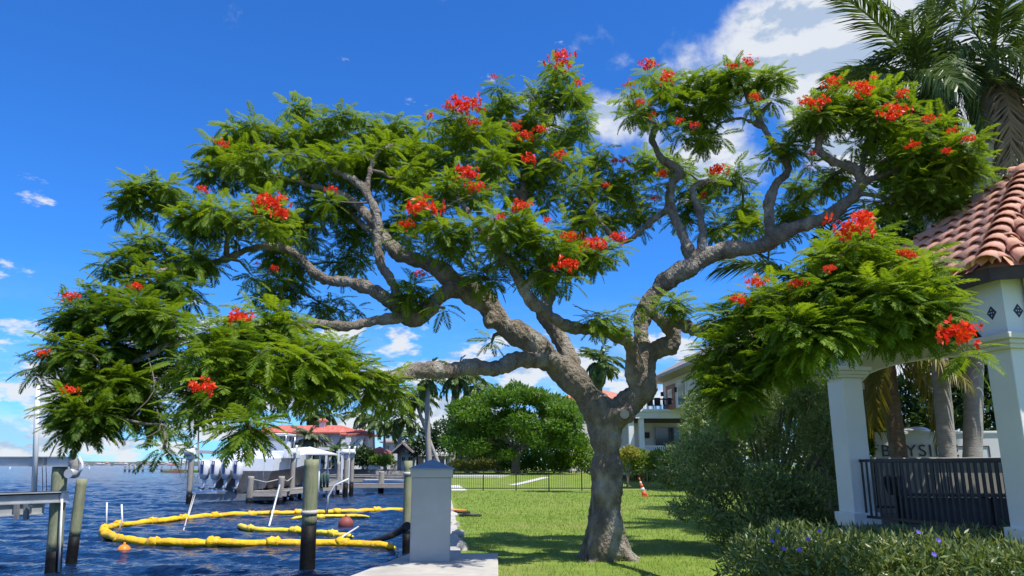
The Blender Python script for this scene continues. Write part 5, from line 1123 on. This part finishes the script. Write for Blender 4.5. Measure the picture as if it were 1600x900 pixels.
# finger dock lifts and ropes between piles
for (a, b, lab) in (((392, 748, 49.2), (440, 748, 49.6), 'rope slung between the two stout dock pilings'), ((440, 748, 49.6), (458, 745, 53), 'rope from the dock piling to the canopy piling')):
    P, Q = at(*a), at(*b); tag(MB().tube([P, (P + Q) / 2 - Vector((0, 0, .22)), Q], .03, 6).build('rope_line', 'rope'), lab, 'rope')
def canopy():
    D = 58; c = at(483, 711, D); r = thing('dock_canopy', 'white square canopy on slim posts over the dock', 'canopy', (c.x, D, 0)); h = 1.75; z = c.z
    m = MB(); q = [Vector((c.x + sx * h, D + sy * h, z)) for sx, sy in ((-1, -1), (1, -1), (1, 1), (-1, 1))]; m.add(q + [v + Vector((0, 0, .1)) for v in q] + [Vector((c.x, D, z + .62))], [(3, 2, 1, 0)] + [(i, (i + 1) % 4, 4 + (i + 1) % 4, 4 + i) for i in range(4)] + [(4 + i, 4 + (i + 1) % 4, 8) for i in range(4)]); m.build('canopy_roof', 'white_paint', r)
    for sx in (-1, 1):
        for sy in (-1, 1): MB().tube([(c.x + sx * 1.15, D + sy * 1.3, ZW - .5), (c.x + sx * 1.15, D + sy * 1.3, z + .05)], .07, 8).build('canopy_post', 'white_paint', r)
    MB().box((c.x + .25, D + .2, .35), (.6, .6, 1.2)).build('locker', 'white_paint', r, .03)
    for k in range(5):
        x = c.x + .75 + k * .22; tag(MB().lathe((x, D - 1.0 + .1 * k, .0), [(.1, 0), (.12, .9), (.1, 1.0)], 10).build('green_post_cap', 'canvas_green'), 'dark green capped post bundled beside the dock canopy', 'post', 'green posts beside the canopy')
canopy()
# white lift frame right of the canopy and a ghost of the shrouded white boat
def lift_frame():
    D = 70; r = thing('lift_gantry', 'white steel lift frame standing in the far dock', 'boat lift', (at(530, 740, D).x, D, ZW))
    for px in (528, 534, 545): MB().bar(Vector((at(px, 740, D).x, D, ZW)), Vector((at(px, 740, D).x, D, at(px, 702, D).z)), .16, .16).build('frame_post', 'white_paint', r)
    MB().bar(at(526, 706, D), at(552, 706, D), .14, .14).build('frame_beam', 'white_paint', r)
    MB().bar(at(512, 758, D - 8), at(534, 750, D - 8), .2, .28).build('lift_arm', 'aluminium', r); MB().bar(at(514, 764, D - 8), at(530, 756, D - 8), .1, .14).build('lift_arm', 'aluminium', r)
    a = at(520, 760, D - 8); MB().tube([Vector((a.x, D - 8, ZW - .3)), a], .06, 8).build('leg', 'aluminium', r); a = at(534, 752, D - 8); MB().tube([a, at(534, 752, D)], .05, 8).build('link_arm', 'aluminium', r)
lift_frame()
def tender():
    D = 74; c = at(612, 742, D); r = thing('skiff', 'small white skiff moored at the far dock', 'boat', (c.x, D, ZW)); m = MB(); L = 2.6; vs = []
    for (t, w) in ((-1, .75), (-.4, .85), (.3, .75), (1, .1)): vs += [Vector((c.x + t * L, D - w, .25 + .1 * max(t, 0))), Vector((c.x + t * L, D - w * .6, ZW + .05)), Vector((c.x + t * L, D + w * .6, ZW + .05)), Vector((c.x + t * L, D + w, .25 + .1 * max(t, 0)))]
    m.add(vs, [(4 * i + j, 4 * i + j + 1, 4 * i + j + 5, 4 * i + j + 4) for i in range(3) for j in range(3)] + [(0, 3, 2, 1), (12, 13, 14, 15)], True); m.build('hull', 'gelcoat', r); MB().box((c.x - .4, D, .12), (.4, 1.2, .08)).build('thwart', 'dock_wood', r)
tender()

# ---- picket fence and traffic cone
def fence():
    r = thing('picket_fence', 'black metal picket fence crossing the lawn behind the tree', 'fence', (4, 50, 0)); x0, x1 = -3.95, 15.0; n = 9
    for k in range(n + 1):
        x = x0 + (x1 - x0) * k / n; MB().box((x, 50, .62), (.075, .075, 1.36)).build('post', 'iron_black', r); MB().box((x, 50, 1.32), (.10, .10, .04)).build('post_cap', 'iron_black', r)
    for k in range(n):
        xa = x0 + (x1 - x0) * k / n + .04; xb = x0 + (x1 - x0) * (k + 1) / n - .04; p_ = MB(); 
        p_.bar((xa, 50, 1.22), (xb, 50, 1.22), .04, .05); p_.bar((xa, 50, .16), (xb, 50, .16), .04, .05); p_.build('rail', 'iron_black', r)
        q = MB(); nn = 17
        for j in range(1, nn): q.box((xa + (xb - xa) * j / nn, 50, .66), (.02, .02, 1.10))
        q.build('pickets', 'iron_black', r)['kind'] = 'stuff'
fence()
def cone():
    b = gr(1008, 776); b = Vector((b.x, b.y, 0)); D = b.y; r = thing('traffic_cone', 'orange and white traffic cone leaning on the lawn by the dark bush', 'traffic cone', b); k = D / F
    h = 29 * k; d = Vector((-.28, 0, .96)).normalized()
    MB().box(b + Vector((0, 0, .03)), (.30, .30, .05)).build('base', 'cone_orange', r, .01)
    def fr(t0, t1, m_, nm): MB().tube([b + d * h * t0, b + d * h * t1], [.12 * (1 - t0) + .025, .12 * (1 - t1) + .025], 14).build(nm, m_, r)
    fr(.02, .30, 'cone_orange', 'cone_body'); fr(.30, .48, 'cone_white', 'reflective_band'); fr(.48, .66, 'cone_orange', 'cone_body'); fr(.66, .80, 'cone_white', 'reflective_band'); fr(.80, 1.0, 'cone_orange', 'cone_body')
cone()
for k, (px, py, s) in enumerate(((716, 801, .4), (735, 806, .35), (705, 798, .5))):
    p = gr(px, py, .03); m = MB(); m.tube([p + Vector((-s, .1, 0)), p + Vector((-.1, -.1, .04)), p + Vector((s, .05, 0))], .05, 6); tag(m.build('tarp_scrap', 'rubber_black' if k < 2 else 'buoy_orange'), ('rolled black tarp scrap on the lawn edge', 'second black scrap lying farther onto the lawn', 'orange strap lying on the seawall behind the pedestal')[k], 'debris')

# ================================================================== HOUSES
class House:
    def __init__(s, name, label, px, D, z=0.85): s.D = D; s.r = thing(name, label, 'house', (at(px, 700, D).x, D, z)); s.z = z
    def X(s, px, py=700, dy=0): return at(px, py, s.D + dy).x
    def Z(s, py): return at(800, py, s.D).z
    def box(s, nm, m_, x0, x1, y0, y1, f=0.0, dep=6.0, parent=None):
        xa, xb = s.X(x0), s.X(x1); za = s.Z(y1) if y1 is not None else s.z; zb = s.Z(y0)
        return MB().box(((xa + xb) / 2, s.D + f + dep / 2, (za + zb) / 2), (xb - xa, dep, zb - za)).build(nm, m_, parent or s.r)
    def window(s, x0, x1, y0, y1, f=0.0, m_='glass_dark', frame='house_white', mull=2):
        xa, xb, za, zb = s.X(x0), s.X(x1), s.Z(y1), s.Z(y0); y = s.D + f
        w = MB().box(((xa + xb) / 2, y - .02, (za + zb) / 2), (xb - xa, .08, zb - za)).build('window', frame, s.r); t = .10
        n = mull; g = (xb - xa - t * (n + 1)) / n
        for k in range(n): c = xa + t + g / 2 + k * (g + t); MB().box((c, y - .055, (za + zb) / 2), (g, .05, zb - za - 2 * t)).build('pane', m_, w)
        return w
    def hip(s, nm, m_, x0, x1, ye, yr, over=.6, dep=9.0, f=0.0, ridge=.45, th=.25):
        xa, xb = s.X(x0) - over, s.X(x1) + over; z0, z1 = s.Z(ye), s.Z(yr); ya, yb = s.D + f - over, s.D + f + dep + over; ym = (ya + yb) / 2; h = min((yb - ya) / 2, (xb - xa) / 2) * (1 - ridge + .45)
        h = min(h, (xb - xa) / 2 - .01)
        b = [(xa, ya, z0), (xb, ya, z0), (xb, yb, z0), (xa, yb, z0)]; lo = [(x, y, z - th) for x, y, z in b]; rg = [(xa + h, ym, z1), (xb - h, ym, z1)]
        m = MB(); m.add(lo + b + rg, [(3, 2, 1, 0), (0, 1, 5, 4), (1, 2, 6, 5), (2, 3, 7, 6), (3, 0, 4, 7), (4, 5, 9, 8), (5, 6, 9), (6, 7, 8, 9), (7, 4, 8)]); return m.build(nm, m_, s.r)
def villa():
    h = House('villa', 'two-storey pale villa with red tiled hip roof across the water', 500, 150)
    h.box('wall', 'villa_wall', 382, 552, 674, None, 1.5, 9); h.box('wall', 'villa_wall', 538, 573, 679, None, .5, 8)
    rf = h.hip('roof', 'roof_red', 382, 556, 675, 662, 1.0, 9, 1.5); h.hip('roof', 'roof_red', 536, 574, 678, 668, .8, 8, .5)
    t = h.box('cupola', 'house_white', 489, 497, 655, 668, 4, 1.2, rf); h.hip('cupola_roof', 'roof_red', 489, 497, 655, 650, .4, 1.2, 4)
    h.box('ground_floor_band', 'house_white', 384, 515, 698, 703, .2, 1.6)
    h.box('veranda_recess', 'glass_dark', 388, 508, 704, 724, 1.35, .12)
    for px in (390, 412, 434, 462, 486, 510): h.box('column', 'house_white', px - 1.6, px + 1.6, 703, None, .3, .45)
    for (a, b, c, d) in ((500, 515, 679, 691), (432, 444, 679, 697), (447, 457, 680, 697), (472, 478, 680, 690)): h.window(a, b, c, d, 1.46, 'glass_green' if a == 500 else 'glass_dark')
    h.window(567, 571, 682, 691, .46, 'glass_green', mull=1)
    for px in (550, 555): h.window(px - 1.2, px + 1.2, 678, 683, .46, 'glass_dark', 'villa_wall', 1)
    for k in range(16): px = 430 + k * 5.2; h.box('balcony_baluster', 'aluminium_dark', px - .3, px + .3, 692, 698, .35, .06)
    h.box('balcony_rail', 'aluminium_dark', 428, 512, 691.3, 692.2, .34, .08)
    # white stepped outside stair
    for k, (a, b, y) in enumerate(((534, 541, 687), (541, 548, 684), (548, 555, 690), (556, 567, 686))): h.box('stair_parapet', 'white_paint', a, b, y, None, -.9 - .02 * k, 1.2)
    for k in range(5): h.box('stair_step', 'white_paint', 541 + 4 * k, 545 + 4 * k, 706 + 4 * k, None, -1.8, .8)
villa()
def others():
    h = House('cottage', 'small pale cottage with red hip roof right of the villa', 592, 142); h.box('wall', 'house_cream', 576, 603, 706, None, 0, 6); h.hip('roof', 'roof_red', 575, 604, 707, 697, .5, 6); h.window(580, 586, 710, 717); h.window(592, 598, 710, 717)
    h = House('gabled_house', 'white gabled house with dark solar roof behind the pedestal', 660, 130)
    h.box('wall', 'house_white', 622, 648, 706, None, 0, 8); h.box('wall', 'house_white', 648, 712, 708, None, 1.2, 8)
    m = MB(); D = 130; a, b, c = at(620, 707, D - .4), at(650, 707, D - .4), at(635, 694, D - .4); back = Vector((0, 9, 0)); m.add([a, b, c, a + back, b + back, c + back], [(0, 1, 2), (5, 4, 3), (0, 2, 5, 3), (2, 1, 4, 5), (0, 3, 4, 1)]); m.build('gable', 'house_white', h.r)
    m = MB(); a, b, c = at(618, 708, D - .9), at(652, 708, D - .9), at(635, 693, D - .9); m.bar(a, c, 10, .25); m.bar(c, b, 10, .25); m.build('gable_roof', 'roof_grey', h.r)
    w = h.window(633, 637, 702, 708, -.45, mull=1); h.window(628, 634, 713, 721, 0); h.window(638, 646, 713, 721, 0)
    # raised storey with a sloping white and solar roof
    h.box('upper_wall', 'house_white', 648, 694, 690, 708, 3.2, 6); m = MB(); a, b, c, d = at(642, 706, D + 1.6), at(664, 706, D + 1.6), at(678, 685, D + 6), at(656, 685, D + 6); m.add([a, b, c, d] + [v - Vector((0, 0, .2)) for v in (a, b, c, d)], [(0, 1, 2, 3), (7, 6, 5, 4), (0, 4, 5, 1), (1, 5, 6, 2), (2, 6, 7, 3), (3, 7, 4, 0)]); m.build('upper_roof', 'house_white', h.r)
    n_ = (b - a).cross(d - a).normalized() * .06; a2, b2, c2, d2 = [v + n_ for v in (a.lerp(c, .32), b.lerp(d, .12), c.lerp(a, .06), d.lerp(b, .22))]; m = MB(); m.add([a2, b2, c2, d2], [(0, 1, 2, 3)]); m.build('solar_panel', 'solar', h.r)
    h.box('porch_roof', 'white_paint', 646, 716, 709, 712.5, -.6, 2); h.box('porch_recess', 'glass_dark', 648, 710, 713, 726, 1.1, .12); h.box('balcony_cover', 'canvas_blue', 649, 657, 702, 707, 1.6, .8)
    for px in (650, 664, 680, 696, 710): h.box('porch_post', 'white_paint', px - .9, px + .9, 712.5, None, -.4, .25)
    for k in range(8): h.box('balcony_post', 'white_paint', 658 + 5 * k - .4, 658 + 5 * k + .4, 703, 709, .2, .1)
    h = House('pale_house', 'pale house half hidden by palms between cottage and gabled house', 612, 155); h.box('wall', 'house_white', 598, 630, 690, None, 0, 7); h.hip('roof', 'roof_grey', 598, 630, 690, 682, .6, 7); h.window(603, 609, 695, 702); h.window(616, 623, 695, 702)
    h = House('grey_outbuilding', 'dark grey outbuilding in the shade left of the dome-shaped tree', 735, 96); h.box('wall', 'aluminium_dark', 712, 778, 690, None, 0, 5); h.hip('roof', 'roof_grey', 712, 778, 691, 680, .6, 5); h.window(745, 752, 700, 712)
    h = House('tiled_house', 'house with terracotta roof showing through the fork of the flame tree', 935, 84); h.box('wall', 'house_cream', 890, 978, 622, None, 0, 9); h.hip('roof', 'roof_orange', 884, 984, 623, 598, .8, 9); h.window(905, 918, 640, 660); h.window(945, 958, 640, 660)
others()
def cream_house():
    D = 62; h = House('cream_house', 'two-storey cream house with balcony, veranda and grey shingle roof', 1060, D)
    # upper storey: a wing that comes forward, its long side wall and eave seen obliquely
    ze = 8.33; E0, E1 = Vector((11.25, 64.5, ze)), Vector((12.65, 45.5, ze)); d = (E1 - E0).normalized(); n_ = Vector((d.y, -d.x, 0))
    if n_.x < 0: n_ = -n_
    up = Vector((0, 0, 1)); zb = h.Z(641); W0, W1 = E0 + n_ * 1.25 + d * 1.3, E1 + n_ * 1.25 - d * 1.0
    def wall_pt(px, z):   # point of the wing wall seen at that column
        lo, hi = 0.0, 1.0
        for _ in range(40):
            t = (lo + hi) / 2; p = W0.lerp(W1, t); f = p.y * CT + (z - EYE) * ST; (lo, hi) = (t, hi) if 800 + F * p.x / f < px else (lo, t)
        p = W0.lerp(W1, lo); return Vector((p.x, p.y, z))
    def slab(nm, m_, px0, px1, z0, z1, off, th, parent=None):
        p, q = wall_pt(px0, (z0 + z1) / 2), wall_pt(px1, (z0 + z1) / 2); o = -n_ * off; m = MB(); P = []
        for k in (0, 1):
            for v in (p, q):
                for z in (z0, z1): P.append(Vector((v.x, v.y, z)) + o + n_ * th * k)
        return m.add(P, [(0, 2, 3, 1), (4, 5, 7, 6), (0, 1, 5, 4), (2, 6, 7, 3), (1, 3, 7, 5), (0, 4, 6, 2)]).build(nm, m_, parent or h.r)
    m = MB(); w0, w1 = W0.copy(), W1.copy(); P = [w0, w1, w1 + n_ * 7, w0 + n_ * 7]; m.prism([(v.x, v.y) for v in P], zb, ze - .02); m.build('upper_wall', 'house_cream', h.r)
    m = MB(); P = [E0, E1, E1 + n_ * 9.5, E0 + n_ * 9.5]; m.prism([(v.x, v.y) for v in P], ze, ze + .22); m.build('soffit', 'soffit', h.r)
    m = MB(); R0, R1 = E0 + n_ * 4.75 + d * 4.5 + up * 2.9, E1 + n_ * 4.75 - d * 4.5 + up * 2.9; B_ = [v + up * .23 for v in P]; m.add(B_ + [R0, R1], [(0, 1, 5, 4), (1, 2, 5), (2, 3, 4, 5), (3, 0, 4)]); m.build('roof', 'roof_grey', h.r)
    dr = slab('balcony_door', 'door_wood', 1042, 1055, zb, ze - .45, .06, .1); slab('door_pane', 'glass_dark', 1045, 1052, zb + .4, ze - .8, .09, .05, dr)
    w_ = slab('window', 'house_white', 1059, 1073, zb, ze - .3, .05, .1); slab('pane', 'glass_green', 1061, 1071, zb + .2, ze - .5, .09, .06, w_)
    for px in (1036, 1057): slab('wall_lamp', 'iron_black', px - 1, px + 1, ze - 1.15, ze - .8, .22, .2)
    h.box('corner_post', 'house_white', 1074, 1080, 590, 642, 1.4, .3)
    # balcony slab and rail
    h.box('balcony_slab', 'house_white', 982, 1090, 641, 654, -.4, 3.2); h.box('slab_trim', 'white_paint', 980, 1092, 640, 643.5, -.55, .12)
    for k in range(34): px = 986 + k * 2.6; h.box('balcony_baluster', 'iron_black', px - .25, px + .25, 624, 641, -.2, .03)
    h.box('balcony_rail', 'iron_black', 984, 1076, 623, 625, -.22, .06)
    for px in (1022, 1034, 1048): 
        c = thing('balcony_chair', 'dark chair on the balcony of the cream house', 'chair', (h.X(px), D + .8, h.Z(641)), 'chairs on the balcony'); x = h.X(px); z = h.Z(641)
        MB().box((x, D + .8, z + .45), (.5, .5, .06)).build('seat', 'chair_and_shade_dark', c); MB().box((x, D + 1.03, z + .8), (.5, .05, .6)).build('backrest', 'chair_and_shade_dark', c)
        for sx in (-.22, .22):
            for sy in (-.22, .22): MB().box((x + sx, D + .8 + sy, z + .22), (.05, .05, .46)).build('leg', 'chair_and_shade_dark', c)
    # veranda
    h.box('ground_floor_wall', 'house_cream', 972, 1180, 656, None, 4.2, 7); h.box('veranda_floor', 'house_cream', 976, 1092, 702, None, -.3, 4.4)
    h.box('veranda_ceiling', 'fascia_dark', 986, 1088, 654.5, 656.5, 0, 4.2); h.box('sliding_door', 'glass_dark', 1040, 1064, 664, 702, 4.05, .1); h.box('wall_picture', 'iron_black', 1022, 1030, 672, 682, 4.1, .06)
    h.window(976, 983, 664, 700, 4.16); h.box('sliding_door', 'glass_dark', 1066, 1082, 664, 702, 4.05, .1)
    for (a, b) in ((983, 991), (999, 1007), (1078, 1086)): h.box('column', 'white_paint', a, b, 653, 703, -.2, .5)
    for k in range(22): px = 1009 + k * 3.2; h.box('veranda_baluster', 'white_paint', px - .8, px + .8, 698, 703, -.15, .08)
    h.box('veranda_rail', 'white_paint', 1007, 1079, 696.3, 698, -.18, .16)
cream_house()
# more greenery round the houses
bush_px('shrub', 'round dark green bush in front of the villa corner', 'shrub', [(568, 712, 14, 14), (575, 716, 12, 10), (562, 718, 10, 8)], 120, 1800, .5, .45, 'leaf_dark', 61)
bush_px('shrub', 'olive green bush before the small cottage', 'shrub', [(590, 719, 10, 7), (600, 721, 10, 6), (607, 717, 7, 6)], 118, 1200, .45, .45, 'leaf_bright', 62)
bush_px('shrub', 'row of low bushes along the far seawall under the villa', 'shrub', [(520, 727, 16, 5), (550, 728, 16, 5), (580, 728, 14, 5), (610, 727, 14, 5), (636, 727, 12, 6)], 152.8, 2200, .6, .45, 'leaf_dark', 63)
bush_px('shrub', 'dark shrubs under the veranda of the villa', 'shrub', [(450, 722, 16, 8), (425, 724, 14, 6), (478, 725, 10, 5)], 146, 1500, .6, .45, 'leaf_dark', 64)
bush_px('shrub', 'mid green trees behind the tall palms', 'shrub', [(668, 690, 16, 20), (692, 680, 16, 24), (720, 690, 14, 18), (650, 702, 10, 10)], 126, 3000, .6, .4, 'leaf_dark', 65)
bush_px('shrub', 'grey-green tree rising beside the balcony of the cream house', 'tree', [(1095, 640, 26, 30), (1110, 610, 20, 26), (1085, 670, 20, 24), (1120, 660, 26, 30)], 40, 6000, .26, .22, 'leaf_shrub', 66, base_z=0)

# ================================================================== FAR SHORE
def far_shore():
    g = np.random.default_rng(77); D = 2600
    m = MB(); xs = np.linspace(at(-260, 727, D).x, at(520, 727, D).x, 160)
    vs = []; fs = []
    for i, x in enumerate(xs):
        h = 9 + 4 * g.random() + 3 * math.sin(i * .35); vs += [(x, D, ZW - 2), (x, D, ZW + 1.5), (x, D + 40, ZW + h), (x, D + 400, ZW + h * .9)]
    for i in range(len(xs) - 1):
        for j in range(3): fs.append((4 * i + j, 4 * i + 4 + j, 4 * i + 5 + j, 4 * i + 1 + j))
    m.add(vs, fs, True); tag(m.build('far_shore', 'far_shore_green'), kind='structure')
    for k in range(44):
        px = g.uniform(100, 300); w = g.uniform(8, 22); hh = g.uniform(4, 9); x = at(px, 727, D - 30).x
        r = thing('shore_house', 'tiny pale house in the row along the far shore', 'house', (x, D - 30 + k * .5, ZW), 'houses on the far shore'); MB().box((x, D - 30 + k * .5, ZW + hh / 2), (w, 12, hh)).build('wall', 'far_house', r); y = D - 30 + k * .5
        mm = MB(); mm.add([(x - w * .55, y - 7, ZW + hh), (x + w * .55, y - 7, ZW + hh), (x + w * .55, y + 7, ZW + hh), (x - w * .55, y + 7, ZW + hh), (x - w * .25, y, ZW + hh + 3), (x + w * .25, y, ZW + hh + 3)], [(0, 1, 5, 4), (1, 2, 5), (2, 3, 4, 5), (3, 0, 4)]); mm.build('roof', ('roof_grey', 'far_house', 'roof_grey', 'roof_orange')[k % 4], r)
    # a far dock with roofs, on the left of the moored boat
    D = 290; r = thing('far_dock', 'far-off pier with pale rails running out from the grassy point', 'dock', (at(245, 735, D).x, D, ZW)); z = at(245, 733.2, D).z
    a, b = at(194, 733, D), at(300, 733, D); MB().bar((a.x, D, z), (b.x, D, z), 2.0, .3).build('deck', 'dock_wood', r)
    for px in (196, 203, 210, 217, 224, 238, 253, 268): MB().box((at(px, 735, D).x, D - .4, (z + ZW - 1) / 2 + .5), (.5, .5, z - ZW + 2.2)).build('pile', 'pile_grey', r)
    for px in (204, 211, 218): MB().bar((at(px, 730, D).x, D, z), (at(px, 730, D).x, D, z + 1.6), .25, .25).build('lift_post', 'white_paint', r)
    D = 258; r = thing('dock_shelter', 'small flat-roofed shelter on the grassy point', 'shelter', (at(291, 725, D).x, D, -.1)); z = at(291, 716, D).z
    MB().box((at(292, 716, D).x, D, z), (4.4, 3.2, .3)).build('shelter_roof', 'aluminium_dark', r)
    for px in (285.5, 293, 298): MB().box((at(px, 720, D).x, D - .8, (z + -.1) / 2), (.28, .28, z + .1)).build('post', 'aluminium_dark', r)
    D = 250; c = at(275, 738, D); r = thing('work_barge', 'low rusty work barge beside the grassy point', 'boat', (c.x, D, ZW)); m = MB(); m.prism([(c.x - 3.2, D - 1), (c.x + 3, D - 1), (c.x + 3.4, D), (c.x + 3, D + 1), (c.x - 3.2, D + 1)], ZW - .2, ZW + .55); m.build('hull', 'mulch', r); MB().box((c.x, D, ZW + .85), (1.4, 1.2, .7)).build('deck_house', 'door_wood', r)
    for px, D, lab in ((15, 420, 'thin white channel marker left of the guide pole'), (139, 430, 'thin white channel marker beyond the leaning piling')):
        b = at(px, 735, D); r = thing('channel_marker', lab, 'marker', (b.x, D, ZW)); MB().tube([(b.x, D, ZW - 1), (b.x, D, 1.0)], .35, 8).build('post', 'white_paint', r); MB().box((b.x, D - .3, 1.1), (.9, .1, .9)).build('board', 'white_paint', r)
far_shore()
